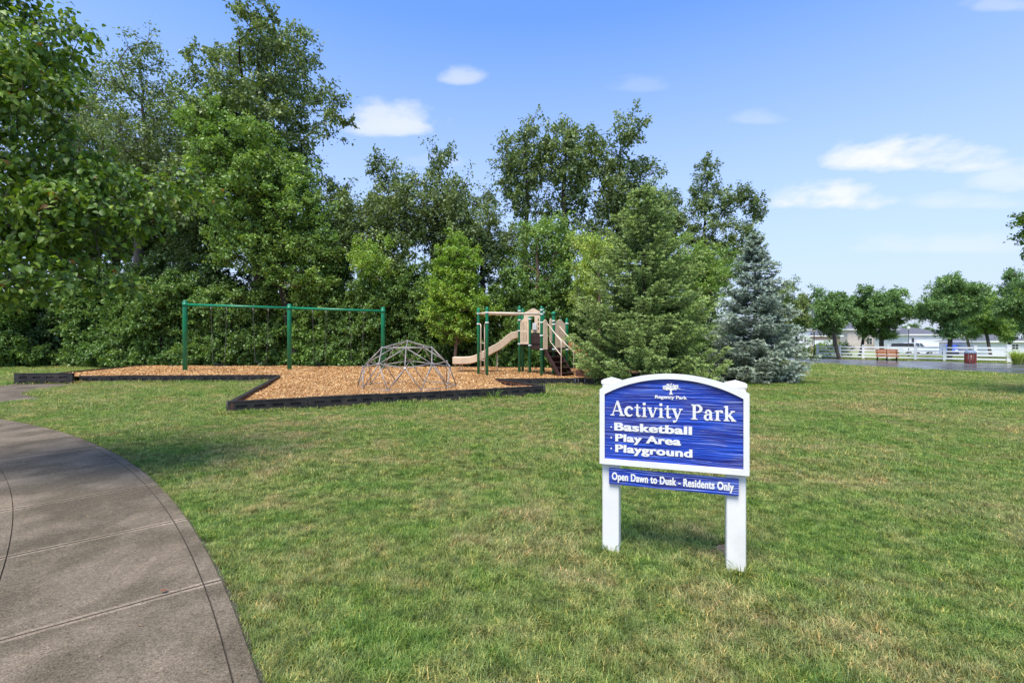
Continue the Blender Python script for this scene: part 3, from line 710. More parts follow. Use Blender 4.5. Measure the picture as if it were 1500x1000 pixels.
# ------------------------------------------------------------------ the park sign
sgn = thing('park_sign', (.711, 3.409, 0), 'white framed blue wooden park sign lettered Activity Park on two posts', 'sign', rz=math.atan2(-.265, .758))
SL = .803; pw = .116
for x in (0, SL):
    b = MB(); b.box((x, 0, .59), (pw, pw, 1.28), bev=.006); po_ = b.build('post', M['white_pvc'], sgn)
    b = MB(); b.box((x, 0, 1.213), (pw + .014, pw + .014, .026), bev=.004)
    h_ = (pw + .01) / 2
    b.add([(x - h_, -h_, 1.226), (x + h_, -h_, 1.226), (x + h_, h_, 1.226), (x - h_, h_, 1.226), (x, 0, 1.247)], [(0, 1, 4), (1, 2, 4), (2, 3, 4), (3, 0, 4), (3, 2, 1, 0)]); b.build('post_cap', M['white_pvc'], po_)
x0, x1 = -pw / 2 - .012, SL + pw / 2 + .014; zb_, zsh, zt_ = .648, 1.168, 1.283; yf = -pw / 2
def arch_poly(x0, x1, zb_, zsh, zt_, n=28):
    h = zt_ - zsh; c = x1 - x0; Rr = (c * c / 4 + h * h) / (2 * h); cz_ = zt_ - Rr; P = [(x0, zb_), (x1, zb_)]
    th = math.asin(c / 2 / Rr)
    for i in range(n + 1):
        a_ = th - 2 * th * i / n; P.append(((x0 + x1) / 2 + Rr * math.sin(a_), cz_ + Rr * math.cos(a_)))
    return P
b = MB(); b.prism(arch_poly(x0 + .004, x1 - .004, zb_ + .004, zsh - .004, zt_ - .004), (0, 0, 0), (1, 0, 0), (0, 0, 1), (0, -1, 0), -yf - .002, -yf + .022); b.build('backing', M['white_paint'], sgn)
# routed frame as a ring, standing proud of the blue face
O_, I_ = arch_poly(x0, x1, zb_, zsh, zt_), arch_poly(x0 + .034, x1 - .034, zb_ + .036, zsh - .034, zt_ - .034)
b = MB(); n = len(O_); y0_, y1_ = yf, yf - .042
vs_ = [(a_, y1_, z) for a_, z in O_] + [(a_, y1_, z) for a_, z in I_] + [(a_, y0_, z) for a_, z in O_] + [(a_, yf - .024, z) for a_, z in I_]
fs = []
for i in range(n):
    j = (i + 1) % n; fs += [(i, j, n + j, n + i), (2 * n + i, 2 * n + j, j, i), (n + i, n + j, 3 * n + j, 3 * n + i)]
b.add(vs_, fs); b.build('frame', M['white_paint'], sgn)
# blue face with real ridges of sandblasted grain
def ridged(x0, x1, zb_, ztf, ybase, nxr, nzr, seed, parent, name):
    rg = np.random.default_rng(seed); V = []; ph_ = rg.uniform(0, 6.28, 6)
    for i in range(nxr + 1):
        x = x0 + (x1 - x0) * i / nxr; zt = ztf(x)
        for j in range(nzr + 1):
            z = zb_ + (zt - zb_) * j / nzr; w = .012 * math.sin(3.1 * x + 2.2 * z + ph_[0]) + .007 * math.sin(8.3 * x - 5 * z + ph_[1])
            r = math.sin((z + w) * 410 + 2 * math.sin(5 * x + ph_[2])) * .5 + .5 * math.sin((z + w) * 233 + ph_[3] + 1.5 * math.sin(3 * x)); V.append((x, ybase - .0011 * r, z))
    Fc = [(i * (nzr + 1) + j, (i + 1) * (nzr + 1) + j, (i + 1) * (nzr + 1) + j + 1, i * (nzr + 1) + j + 1) for i in range(nxr) for j in range(nzr)]
    return link(bpy.data.objects.new(name, np_mesh(name, V, Fc, M['sign_blue'], smooth=True)), parent)
xi0, xi1 = x0 + .028, x1 - .028
hI = .115; cI = xi1 - xi0; RI = (cI * cI / 4 + hI * hI) / (2 * hI)
def topf(x): return (zt_ - .031) - RI + math.sqrt(max(0, RI * RI - (x - (x0 + x1) / 2) ** 2))
ridged(xi0, xi1, zb_ + .030, topf, yf - .0265, 70, 150, 5, sgn, 'blue_face')
yl = yf - .0275      # lettering sits here
def text_mesh(body, width, height, xleft, zbase, y, bold, extrude=.0032, parent=None, space=1.0, name='lettering', off=.022):
    """heavy sans lettering: the built-in outline laid over itself a little to each side"""
    cu = bpy.data.curves.new('txt', 'FONT'); cu.body = body; cu.size = 1; cu.offset = off; cu.extrude = .001; cu.space_character = space; cu.resolution_u = 4
    o = bpy.data.objects.new('txt', cu); COL.objects.link(o); dg = bpy.context.evaluated_depsgraph_get(); dg.update()
    me = bpy.data.meshes.new_from_object(o.evaluated_get(dg)); bpy.data.objects.remove(o)
    co = np.zeros(len(me.vertices) * 3, np.float32); me.vertices.foreach_get('co', co); co = co.reshape(-1, 3)
    xmin, xmax = co[:, 0].min() - bold, co[:, 0].max() + bold; sx = width / (xmax - xmin); sz = height / .729
    fs = [list(p.vertices) for p in me.polygons]; b = MB()
    for q_, sh in enumerate((0, -bold, bold, -bold / 2, bold / 2)):
        b.add([(xleft + (x + sh - xmin) * sx, y - ((extrude + .00005 * q_) if z > 0 else -.004), zbase + h_ * sz) for x, h_, z in co], fs)
    o = bpy.data.objects.new(name, b.mesh(name, M['white_paint'])); bpy.data.meshes.remove(me); return link(o, parent)
# serif glyphs, hand drawn: strokes with changing width, cap height 1
def stroke(pts_, wd):
    n = len(pts_); L_, R_ = [], []
    for i, (x, y) in enumerate(pts_):
        ax, ay = pts_[max(i - 1, 0)]; bx, by = pts_[min(i + 1, n - 1)]; dx, dy = bx - ax, by - ay; l_ = math.hypot(dx, dy) or 1; w = wd[i] / 2
        L_.append((x - dy / l_ * w, y + dx / l_ * w)); R_.append((x + dy / l_ * w, y - dx / l_ * w))
    return [('strip', L_, R_)]
def rect(x0, y0, x1, y1): return [('poly', [(x0, y0), (x1, y0), (x1, y1), (x0, y1)])]
def arc(cx, cy, rx, ry, d0, d1, w0, w1, n=14, mid=None):
    P, W_ = [], []
    for i in range(n + 1):
        t = i / n; a_ = R(d0 + (d1 - d0) * t); P.append((cx + rx * math.cos(a_), cy + ry * math.sin(a_)))
        W_.append(w0 + (w1 - w0) * t if mid is None else (w0 + (mid - w0) * math.sin(math.pi * t) if t < .5 else w1 + (mid - w1) * math.sin(math.pi * t)))
    return stroke(P, W_)
def disc(cx, cy, r, n=12): return [('poly', [(cx + r * math.cos(6.2832 * i / n), cy + r * math.sin(6.2832 * i / n)) for i in range(n)])]
sf = .075; TK = .17; TN = .075
def serif(x, y, w=.3, up=True): 
    return [('poly', [(x - w / 2, y), (x + w / 2, y), (x + w / 2, y + .05 * (1 if up else -1)), (x + w * .22, y + .085 * (1 if up else -1)), (x - w * .22, y + .085 * (1 if up else -1)), (x - w / 2, y + .05 * (1 if up else -1))])]
def fserif(x, y): return [('poly', [(x - .17, y - .10), (x, y - .10), (x, y), (x - .05, y), (x - .17, y - .055)])]
XH = .68
G = {
 'A': (.92, stroke([(.14, .03), (.43, .96)], [TN, TN]) + stroke([(.40, 1.0), (.47, 1.0), (.78, .03)], [.10, TK, TK]) + rect(.24, .30, .66, .375) + serif(.13, 0, .28) + serif(.78, 0, .36)),
 'c': (.62, arc(.34, .34, .25, .30, 50, 320, .09, .05, 18, .20) + disc(.50, .54, .085)),
 't': (.46, stroke([(.22, .86), (.22, .14), (.26, .05), (.36, .04), (.44, .10)], [.10, TK, TK * .9, .1, .05]) + rect(.03, .60, .43, .675)),
 'i': (.38, stroke([(.2, .04), (.2, XH)], [TK, TK]) + serif(.2, 0, .34) + fserif(.2, XH) + disc(.19, .90, .105)),
 'v': (.66, stroke([(.13, .65), (.33, .01)], [TK, TK]) + stroke([(.35, .02), (.56, .65)], [TN, TN]) + serif(.14, XH, .32, False) + serif(.56, XH, .24, False)),
 'y': (.68, stroke([(.13, .65), (.35, .02)], [TK, TK]) + stroke([(.57, .65), (.34, -.02), (.27, -.18), (.17, -.24)], [TN, TN, TN, .06]) + serif(.14, XH, .32, False) + serif(.57, XH, .24, False) + disc(.15, -.20, .08)),
 'P': (.76, stroke([(.22, .03), (.22, .97)], [TK + .02, TK + .02]) + serif(.22, 0, .40) + serif(.18, 1.0, .30, False) + arc(.36, .73, .27, .235, 92, -92, .07, .07, 16, .19) + rect(.22, .93, .38, 1.0) + rect(.22, .455, .38, .53)),
 'a': (.62, stroke([(.43, .47), (.43, .12), (.47, .05), (.58, .04)], [TK, TK, .13, .06]) + arc(.28, .47, .16, .185, 165, 0, .06, .16, 10) + disc(.15, .50, .08) + arc(.25, .19, .155, .17, 70, 300, .06, .06, 14, .16) + stroke([(.25, .37), (.43, .41)], [.06, .06]) + stroke([(.30, .03), (.43, .12)], [.07, .06])),
 'r': (.52, stroke([(.2, .04), (.2, XH)], [TK, TK]) + serif(.2, 0, .36) + fserif(.2, XH) + arc(.38, .46, .17, .19, 165, 60, .05, .11, 8) + disc(.45, .60, .09)),
 'k': (.74, stroke([(.2, .04), (.2, 1.0)], [TK, TK]) + serif(.2, 0, .36) + fserif(.2, 1.0) + stroke([(.24, .28), (.56, .64)], [TN, TN]) + stroke([(.33, .42), (.62, .04)], [TK, TK]) + serif(.62, 0, .30) + serif(.56, XH, .26, False)),
 ' ': (.46, []),
}
def serif_text(body, xleft, zbase, capz, width, y, parent, space=.02):
    tot = sum(G[c][0] + space for c in body); sx = width / tot; pen = 0; cnt = 0
    for c in body:
        adv, sh = G[c]
        if sh:
            b = MB()
            for it in sh:
                cnt += 1; dep = .0034 + .00004 * (cnt % 9)
                if it[0] == 'poly': b.prism([(xleft + (pen + a_) * sx, zbase + h_ * capz) for a_, h_ in it[1]], (0, 0, 0), (1, 0, 0), (0, 0, 1), (0, -1, 0), -y - .003, -y + dep)
                else:
                    L_, R_ = it[1], it[2]; n = len(L_)
                    T = lambda p, yy: (xleft + (pen + p[0]) * sx, yy, zbase + p[1] * capz)
                    vs_ = [T(p, y - dep) for p in L_] + [T(p, y - dep) for p in R_] + [T(p, y + .003) for p in L_] + [T(p, y + .003) for p in R_]
                    fs = []
                    for i in range(n - 1):
                        fs += [(i, i + 1, n + i + 1, n + i), (2 * n + i, 2 * n + i + 1, i + 1, i), (n + i, n + i + 1, 3 * n + i + 1, 3 * n + i)]
                    fs += [(0, n, 3 * n, 2 * n), (n - 1, 2 * n - 1, 4 * n - 1, 3 * n - 1)]; b.add(vs_, fs)
            b.build('letter', M['white_paint'], parent)
        pen += adv + space
def sx_(f): return x0 + (x1 - x0) * f          # fraction of the panel's width
serif_text('Activity Park', sx_(.078), 1.0 - .013, .098, (x1 - x0) * .842, yl, sgn)
text_mesh('Basketball', (x1 - x0) * .535, .0555, sx_(.105), .886, yl, .026, parent=sgn, space=1.06)
text_mesh('Play Area', (x1 - x0) * .455, .0520, sx_(.112), .811, yl, .026, parent=sgn, space=1.06)
text_mesh('Playground', (x1 - x0) * .530, .0535, sx_(.112), .737, yl, .026, parent=sgn, space=1.06)
text_mesh('Regency Park', (x1 - x0) * .215, .0215, sx_(.392), 1.1175, yl, .02, parent=sgn)
for z in (.906, .832, .757):
    b = MB(); b.tube([(sx_(.083), yl + .002, z), (sx_(.083), yl - .0032, z)], .0055, 10); b.build('bullet', M['white_paint'], sgn)
# small tree emblem
rr = random.Random(5); ex, ez = sx_(.500), 1.1455
def ep(p): return [(ex + a_, ez + h_) for a_, h_ in p]
b = MB(); b.prism(ep([(-.013, 0), (.013, 0), (.006, .012), (.005, .045), (-.005, .045), (-.006, .012)]), (0, 0, 0), (1, 0, 0), (0, 0, 1), (0, -1, 0), -yl - .003, -yl + .0034)
em = b.build('tree_emblem', M['white_paint'], sgn)
b = MB()
for i in range(9):
    a_ = R(18 + i * 18); l_ = .040 + .010 * rr.random(); e_ = (math.cos(a_) * l_ * 1.1, .030 + math.sin(a_) * l_ * .85)
    nn = (-math.sin(a_) * .0022, math.cos(a_) * .0022)
    b.prism(ep([(nn[0], .03 + nn[1]), (-nn[0], .03 - nn[1]), (e_[0] - nn[0], e_[1] - nn[1]), (e_[0] + nn[0], e_[1] + nn[1])]), (0, 0, 0), (1, 0, 0), (0, 0, 1), (0, -1, 0), -yl - .003, -yl + .0030 + i * .00004)
b.build('emblem_branches', M['white_paint'], em)
b = MB()
for i in range(46):
    a_ = R(rr.uniform(5, 175)); l_ = rr.uniform(.018, .052); c = (math.cos(a_) * l_ * 1.12, .028 + math.sin(a_) * l_ * .95); r_ = rr.uniform(.0035, .006); q0 = rr.uniform(0, 6)
    b.prism(ep([(c[0] + r_ * math.cos(q0 + 6.2832 * j / 5) * (1.35 if j % 2 else .8), c[1] + r_ * math.sin(q0 + 6.2832 * j / 5)) for j in range(5)]), (0, 0, 0), (1, 0, 0), (0, 0, 1), (0, -1, 0), -yl - .003, -yl + .0036 + i * .00002)
lv = b.build('emblem_leaves', M['white_paint'], em); lv['kind'] = 'stuff'
# lower notice board
lbx0, lbx1, lz0, lz1 = -.008, SL + .012, .508, .617
b = MB(); b.box(((lbx0 + lbx1) / 2, yf - .010, (lz0 + lz1) / 2), (lbx1 - lbx0, .018, lz1 - lz0)); nb = b.build('notice_board', M['sign_blue'], sgn)
ridged(lbx0, lbx1, lz0, lambda x: lz1, yf - .0215, 50, 50, 9, nb, 'grain_face')
text_mesh('Open Dawn to Dusk - Residents Only', .775, .052, lbx0 + .020, lz0 + .033, yf - .0225, .026, parent=nb, space=1.06)

# ------------------------------------------------------------------ far furniture: fence, bench, bin, lamps
FA, FB = Vector((27.25, 42.6, 0)), Vector((34.75, 33.4, 0)); NB = 7
fen = thing('rail_fence', FA, 'long white four rail vinyl fence beyond the wet asphalt', 'fence')
for i in range(NB + 1):
    p = FA.lerp(FB, i / NB); hh = 1.17 + (0.07 if i in (0, NB) else 0)
    b = MB(FA); rz_ = math.atan2((FB - FA).y, (FB - FA).x); s_ = .15 if i < NB else .2
    b.box((p.x, p.y, hh / 2 - .05), (s_, s_, hh + .1), rz=rz_); b.box((p.x, p.y, hh + .02), (s_ + .04, s_ + .04, .04), rz=rz_, bev=.01); b.build('post', M['fence_white'], fen)
    if i < NB:
        q_ = FA.lerp(FB, (i + 1) / NB)
        for z in (.22, .49, .76, 1.03):
            b = MB(FA); c = (p + q_) / 2; b.box((c.x, c.y, z), ((q_ - p).length - .15, .045, .12), rz=rz_); b.build('rail', M['fence_white'], fen)
FC = FA + Vector((-9, 3.5, 0))
bc = Vector((29.5, 37.6, .02)); bn = thing('park_bench', bc, 'orange brown slatted park bench in front of the white fence', 'bench', rz=R(-32))
for i, (y, z, t) in enumerate(((-.24, .42, 0), (-.12, .42, 0), (0, .42, 0), (-.27, .33, 1), (.17, .55, 1), (.2, .68, 1), (.23, .81, 1))):
    b = MB(); b.box((0, y, z), (1.42, .11 if not t else .03, .035 if not t else .115), bev=.006); b.build('plank', M['bench_wood'], bn)
for x in (-.6, 0, .6):
    b = MB(); b.tube([(x, -.22, 0), (x, -.2, .42), (x, .12, .42), (x, .25, .86)], .028, 6); b.tube([(x, .22, 0), (x, .1, .42)], .028, 6); b.build('leg', M['black_metal'], bn)
tb = thing('litter_bin', (30.6, 31.9, .02), 'red brown slatted litter bin with a blue grey domed lid', 'bin')
for i in range(13):
    a_ = 6.2832 * i / 13; b = MB(); b.box((.29 * math.cos(a_), .29 * math.sin(a_), .36), (.03, .09, .66), rz=a_, bev=.006); b.build('slat', M['red_slat'], tb)
b = MB(); b.tube([(0, 0, .02), (0, 0, .62)], .255, 18); b.build('liner', M['galv'], tb)
b = MB(); b.tube([(0, 0, .68), (0, 0, .73), (0, 0, .82), (0, 0, .89), (0, 0, .91)], [.31, .32, .28, .16, .03], 18); b.build('lid', M['lid_grey'], tb)
def lamp(x, y, H, label, single):
    z = gz(x, y); r = thing('street_lamp', (x, y, z), label, 'street lamp', group='black street lamps')
    b = MB(); b.tube([(0, 0, -.1), (0, 0, .3), (0, 0, .34), (0, 0, H - .35)], [.09, .08, .045, .04], 10); b.build('pole', M['black_metal'], r)
    b = MB(); b.tube([(0, 0, H - .38), (0, 0, H - .30), (0, 0, H - .12), (0, 0, H - .1)], [.05, .12, .19, .1], 10); b.build('lamp_globe', M['lamp_glass'], r)
    b = MB(); b.tube([(0, 0, H - .10), (0, 0, H - .03), (0, 0, H + .06)], [.21, .12, .01], 10); b.build('lamp_cap', M['lamp_glass'] if single else M['black_metal'], r)
lamp(px(1192.5, 43.6), 43.6, 2.65, 'black lamp post at the left end of the white fence', False)
lamp(px(1331, 58), 58, 3.6, 'lamp post with white globe rising behind the white pickup', True)

# ------------------------------------------------------------------ houses
def hip_roof(b, w, d, z, h, ov=.4, inset=None, mi=0):
    x, y = w / 2 + ov, d / 2 + ov; i_ = inset if inset is not None else min(x, y)
    b.add([(-x, -y, z), (x, -y, z), (x, y, z), (-x, y, z), (-x + i_, 0, z + h), (x - i_, 0, z + h)], [(0, 1, 5, 4), (1, 2, 5), (2, 3, 4, 5), (3, 0, 4), (0, 3, 2, 1)], mi)
def window(par, x, z, w, h, y, frame=M['white_paint'], mull=True):
    b = MB(); t = .1
    for c, s_ in (((x, y - .03, z + h / 2), (w + t, .06, t)), ((x, y - .03, z - h / 2), (w + t, .06, t)), ((x - w / 2, y - .031, z), (t, .06, h)), ((x + w / 2, y - .031, z), (t, .06, h))): b.box(c, s_)
    if mull: b.box((x, y - .032, z), (.05, .05, h)); b.box((x, y - .033, z), (w, .05, .05))
    wn_ = b.build('window', frame, par)
    b = MB(); b.box((x, y - .012, z), (w, .02, h)); b.build('pane', M['glass'], wn_)
def garage(par, x, w, h, y, arch=False):
    gd = MB(); gd.box((x, y - .02, h / 2), (w, .04, h)); g_ = gd.build('garage_door', M['garage_door'], par)
    for i in range(4):
        b = MB(); b.box((x, y - .052, h * (i + .5) / 4), (w - .04, .022, h / 4 - .05)); b.build('door_panel', M['garage_door'], g_)
    b = MB()
    for c, s_ in (((x, y - .04, h + .1), (w + .4, .08, .2)), ((x - w / 2 - .1, y - .041, h / 2), (.2, .08, h)), ((x + w / 2 + .1, y - .041, h / 2), (.2, .08, h))): b.box(c, s_)
    b.build('garage_trim', M['white_paint'], par)
def house(name, x, y, w, d, h, rh, mat, label, rz=0, roof_inset=None, siding=True, ov=.4):
    r = thing(name, (x, y, gz(x, y)), label, 'house', rz=rz, group='houses across the street')
    b = MB(); b.box((0, 0, h / 2 - .1), (w, d, h + .2)); b.build('wall', mat, r)
    if siding:
        b = MB(); n = int(h / .2)
        for i in range(n): b.box((0, -d / 2 - .006, .1 + i * .2), (w - .04, .02, .17))
        s = b.build('siding_courses', mat, r)
        for i_ in (1,): s['kind'] = 'stuff'
    b = MB(); hip_roof(b, w, d, h + .09, rh, ov, roof_inset); b.build('roof', M['roof'], r)
    b = MB()
    for c, s_ in (((0, -d / 2 - ov - .02, h), (w + 2 * ov + .1, .06, .2)), ((-w / 2 - ov - .02, 0, h), (.06, d + 2 * ov, .2)), ((w / 2 + ov + .02, 0, h), (.06, d + 2 * ov, .2))): b.box(c, s_)
    b.build('fascia', M['white_paint'], r)
    return r
h1 = house('house', px(1363, 84), 88, 7.6, 8, 3.15, 1.35, M['siding_white'], 'white single storey garage with grey roof behind the big street tree')
garage(h1, .1, 4.9, 2.12, -4.02); window(h1, -3.15, 1.9, .6, 1.5, -4.02, mull=False)
h2 = house('house', px(1416, 84), 88.8, 6.2, 8, 3.05, 1.1, M['siding_grey'], 'pale grey house with a dark paned window right of the garage')
window(h2, .2, 1.55, 1.9, 1.5, -4.02); b = MB(); b.box((-1.9, -4.1, 1.5), (.25, .2, 3.0)); b.build('corner_board', M['white_paint'], h2)
h3 = house('house', px(1296, 92), 98, 11.5, 8, 4.3, 1.6, M['siding_beige'], 'beige two window house behind the fence and the bench')
window(h3, 4.3, 2.0, .5, 1.25, -4.02, mull=False); window(h3, -1.5, 2.0, 1.1, 1.3, -4.02)
h4 = house('house', px(1208, 86), 90, 5.4, 8, 2.95, 1.6, M['brick_pink'], 'pink gabled garage house left of the leaning street tree', siding=False)
garage(h4, .1, 3.6, 2.05, -4.02); window(h4, -2.25, 1.7, .3, .9, -4.02, mull=False)
h5 = house('house', px(1166, 86), 90, 5.2, 8, 4.1, 1.8, M['siding_white'], 'tall white house wall just right of the blue spruce')
window(h5, 1.6, 2.2, .4, 1.0, -4.02, mull=False); window(h5, 1.6, .6, .3, .4, -4.02, mull=False)
h6 = house('house', px(1500, 66), 71.5, 6.5, 8, 1.95, 1.1, M['siding_white'], 'white low walled house at the right edge of the photo')
window(h6, .3, 1.2, 1.0, .8, -4.02)
ac = thing('air_conditioner', (px(1171, 85.5), 84.9, gz(0, 84)), 'dark air conditioner unit at the foot of the white house', 'air conditioner')
b = MB(); b.box((0, 0, .4), (.85, .8, .8), bev=.03); b.build('case', M['ac'], ac)
b = MB(); b.tube([(0, 0, .8), (0, 0, .84)], .33, 12); b.build('fan_grille', M['black_metal'], ac)
for i in range(6):
    b = MB(); b.box((0, -.41, .12 + i * .11), (.78, .02, .05)); b.build('louvre', M['ac'], ac)

# ------------------------------------------------------------------ vehicles
def wheel(par, x, y, r=.37):
    b = MB(); b.tube([(x, y - .12, r), (x, y + .12, r)], r, 18); wh = b.build('wheel', M['tyre'], par)
    b = MB(); b.tube([(x, y - .13, r), (x, y + .13, r)], r * .6, 12); b.build('rim', M['galv'], wh)
def vehicle(name, loc, rz, label, cat, mat, prof_body, prof_cab, width, glass_polys, wheels, extra=None):
    r = thing(name, loc, label, cat, rz=rz)
    w2 = width / 2
    b = MB(); b.prism(prof_body, (0, 0, 0), (1, 0, 0), (0, 0, 1), (0, 1, 0), -w2, w2); b.build('body', mat, r)
    b = MB(); n = len(prof_cab); V = [(x, s * (w2 - .04 - .14 * (z - prof_cab[0][1]) / .7), z) for s in (-1, 1) for x, z in prof_cab]
    b.add(V, [tuple(range(n)), tuple(range(n, 2 * n))[::-1]] + [(i, (i + 1) % n, n + (i + 1) % n, n + i) for i in range(n)]); b.build('cab', mat, r)
    for poly in glass_polys:
        for s in (-1, 1):
            b = MB(); V = [(x, s * (w2 - .025 - .14 * (z - prof_cab[0][1]) / .7), z) for x, z in poly]; V2 = [(x, y - s * .03, z) for x, y, z in V]; n = len(poly)
            b.add(V + V2, [tuple(range(n)), tuple(range(n, 2 * n))[::-1]] + [(i, (i + 1) % n, n + (i + 1) % n, n + i) for i in range(n)]); b.build('side_window', M['glass'], r)
    for x in wheels:
        for s in (-1, 1): wheel(r, x, s * (w2 - .1))
    return r
X_ = px(1337, 68)
tr = vehicle('pickup_truck', (X_, 68, gz(X_, 68) + .0), R(10), 'white pickup truck with a dark bed cover parked behind the fence', 'pickup truck', M['truck_white'],
    [(-2.75, .45), (2.6, .45), (2.75, .62), (2.68, 1.02), (1.3, 1.16), (-2.75, 1.16)], [(-.75, 1.16), (1.15, 1.16), (.55, 1.80), (-.62, 1.82)], 1.95,
    [[(-.62, 1.2), (.1, 1.2), (.1, 1.74), (-.55, 1.75)], [(.18, 1.2), (.95, 1.2), (.5, 1.72), (.18, 1.74)]], (-1.75, 1.75))
b = MB(); b.prism([(-2.72, 1.17), (-.8, 1.17), (-.85, 1.72), (-2.55, 1.68)], (0, 0, 0), (1, 0, 0), (0, 0, 1), (0, 1, 0), -.88, .88); b.build('bed_cover', M['rubber'], tr)
for s in (-.75, .75):
    b = MB(); b.box((2.72, s, .85), (.06, .3, .16), bev=.01); b.build('headlight', M['lamp_glass'], tr)
b = MB(); b.box((2.75, 0, .52), (.14, 1.9, .18), bev=.02); b.build('bumper', M['galv'], tr)
X_ = px(1392, 72)
cr_ = vehicle('parked_car', (X_, 72, gz(X_, 72)), R(229), 'small blue car parked behind the trunk of the big street tree', 'car', M['car_blue'],
    [(-2.1, .35), (2.1, .35), (2.2, .55), (2.1, .82), (1.0, .95), (-2.0, .98), (-2.2, .7)], [(-1.9, .96), (1.05, .94), (.4, 1.42), (-1.3, 1.44)], 1.75,
    [[(-1.5, 1.0), (-.35, 1.0), (-.35, 1.37), (-1.15, 1.38)], [(-.25, 1.0), (.8, 1.0), (.32, 1.36), (-.25, 1.37)]], (-1.35, 1.35))
for s in (-.62, .62):
    b = MB(); b.box((2.16, s, .68), (.08, .3, .14), bev=.01); b.build('headlight', M['lamp_glass'], cr_)
b = MB(); b.box((2.2, 0, .42), (.12, 1.7, .18), bev=.02); b.build('bumper', M['car_blue'], cr_)

# ------------------------------------------------------------------ trees
def unit(v): return v / (np.linalg.norm(v, axis=-1, keepdims=True) + 1e-9)
def leaves(rng, P, axis, nrm, L, W, tone, fold=.18):
    """one folded diamond leaf per point"""
    side = unit(np.cross(axis, nrm)); nn = unit(np.cross(side, axis)); L = L[:, None]; W = W[:, None]
    a = P; t = P + axis * L - nn * L * .12; l = P + axis * L * .42 + side * W * .5 + nn * W * fold; r = P + axis * L * .42 - side * W * .5 + nn * W * fold
    return np.stack([a, l, t, r], 1).reshape(-1, 3), np.repeat(tone, 4)
def leaf_cloud(rng, C, Rd, per, size, flat=.75, droop=.25, twigs=7, updown=1.0, aspect=.62, up_bias=.0, jitter=.16, tipb=.5):
    n = len(C); tw = rng.normal(size=(n, twigs, 3)); tw[..., 2] = tw[..., 2] * flat + up_bias; tw = unit(tw)
    ci = np.repeat(np.arange(n), per); ti = rng.integers(0, twigs, n * per); d = tw[ci, ti]; t = rng.random(n * per) ** tipb
    P = C[ci] + d * (t * Rd[ci])[:, None] + rng.normal(size=(n * per, 3)) * (Rd[ci] * jitter)[:, None]
    ax = unit(d * .6 + rng.normal(size=P.shape) * .6 + np.array([0, 0, -droop])); nr = unit(rng.normal(size=P.shape) * .62 + np.array([0, 0, updown]))
    L = size * rng.uniform(.7, 1.3, len(P)); ct = rng.uniform(-.16, .16, n)
    tone = np.clip(.42 + ct[ci] + rng.normal(0, .19, len(P)) + .12 * (t - .5), 0, 1)
    V, T = leaves(rng, P, ax, nr, L, L * aspect, tone)
    # twig wood
    tv = []; 
    A = np.repeat(C, twigs, 0); B = A + (tw * (Rd * .9)[:, None, None]).reshape(-1, 3)
    return V, T, (A, B)
def skeleton(rng, trunk, C, r_tip=.012, pw_=.46, sag=.10, step=.9, trunk_r=None):
    P = []; par = []
    tr_ = [np.array(p, float) for p in trunk]
    for i in range(len(tr_) - 1):
        m = max(2, int(np.linalg.norm(tr_[i + 1] - tr_[i]) / .6))
        for j in range(m):
            P.append(tr_[i] + (tr_[i + 1] - tr_[i]) * j / m + (rng.normal(size=3) * .03 if (i or j) else 0)); par.append(len(P) - 2)
    P.append(tr_[-1]); par.append(len(P) - 2); nT = len(P); z0 = P[0][2]; lowest = C[:, 2].min()
    order = np.argsort(np.min(np.linalg.norm(C[:, None] - np.array(P)[None], axis=2), axis=1))
    for ci in order:
        c = C[ci]; A = np.array(P); dv = c - A; D = np.linalg.norm(dv, axis=1) + 1e-6
        ok = A[:, 2] > min(z0 + .18 * (P[nT - 1][2] - z0), lowest) if len(P) > 3 else np.ones(len(P), bool)
        cost = D * (1 + .9 * np.clip(.35 - dv[:, 2] / D, 0, 2)); cost[~ok] += 1e3
        k_ = int(np.argmin(cost)); s = A[k_]; m = max(1, int(D[k_] / step)); pr = k_
        for j in range(1, m + 1):
            t = j / m; q_ = s + (c - s) * t + np.array([0, 0, sag * D[k_] * math.sin(math.pi * t) * (-1 if False else 1) * .6]) + (rng.normal(size=3) * .07 * D[k_] / max(m, 2) if j < m else 0)
            P.append(q_); par.append(pr); pr = len(P) - 1
    P = np.array(P); par = np.array(par); cnt = np.ones(len(P))
    for i in range(len(P) - 1, 0, -1): cnt[par[i]] += cnt[i] if True else 0
    r = r_tip * cnt ** pw_
    if trunk_r: 
        sc = trunk_r / r[0]; r = r * (1 + (sc - 1) * (np.clip(cnt / cnt[0], 0, 1) ** .5))
    return P, par, r, nT
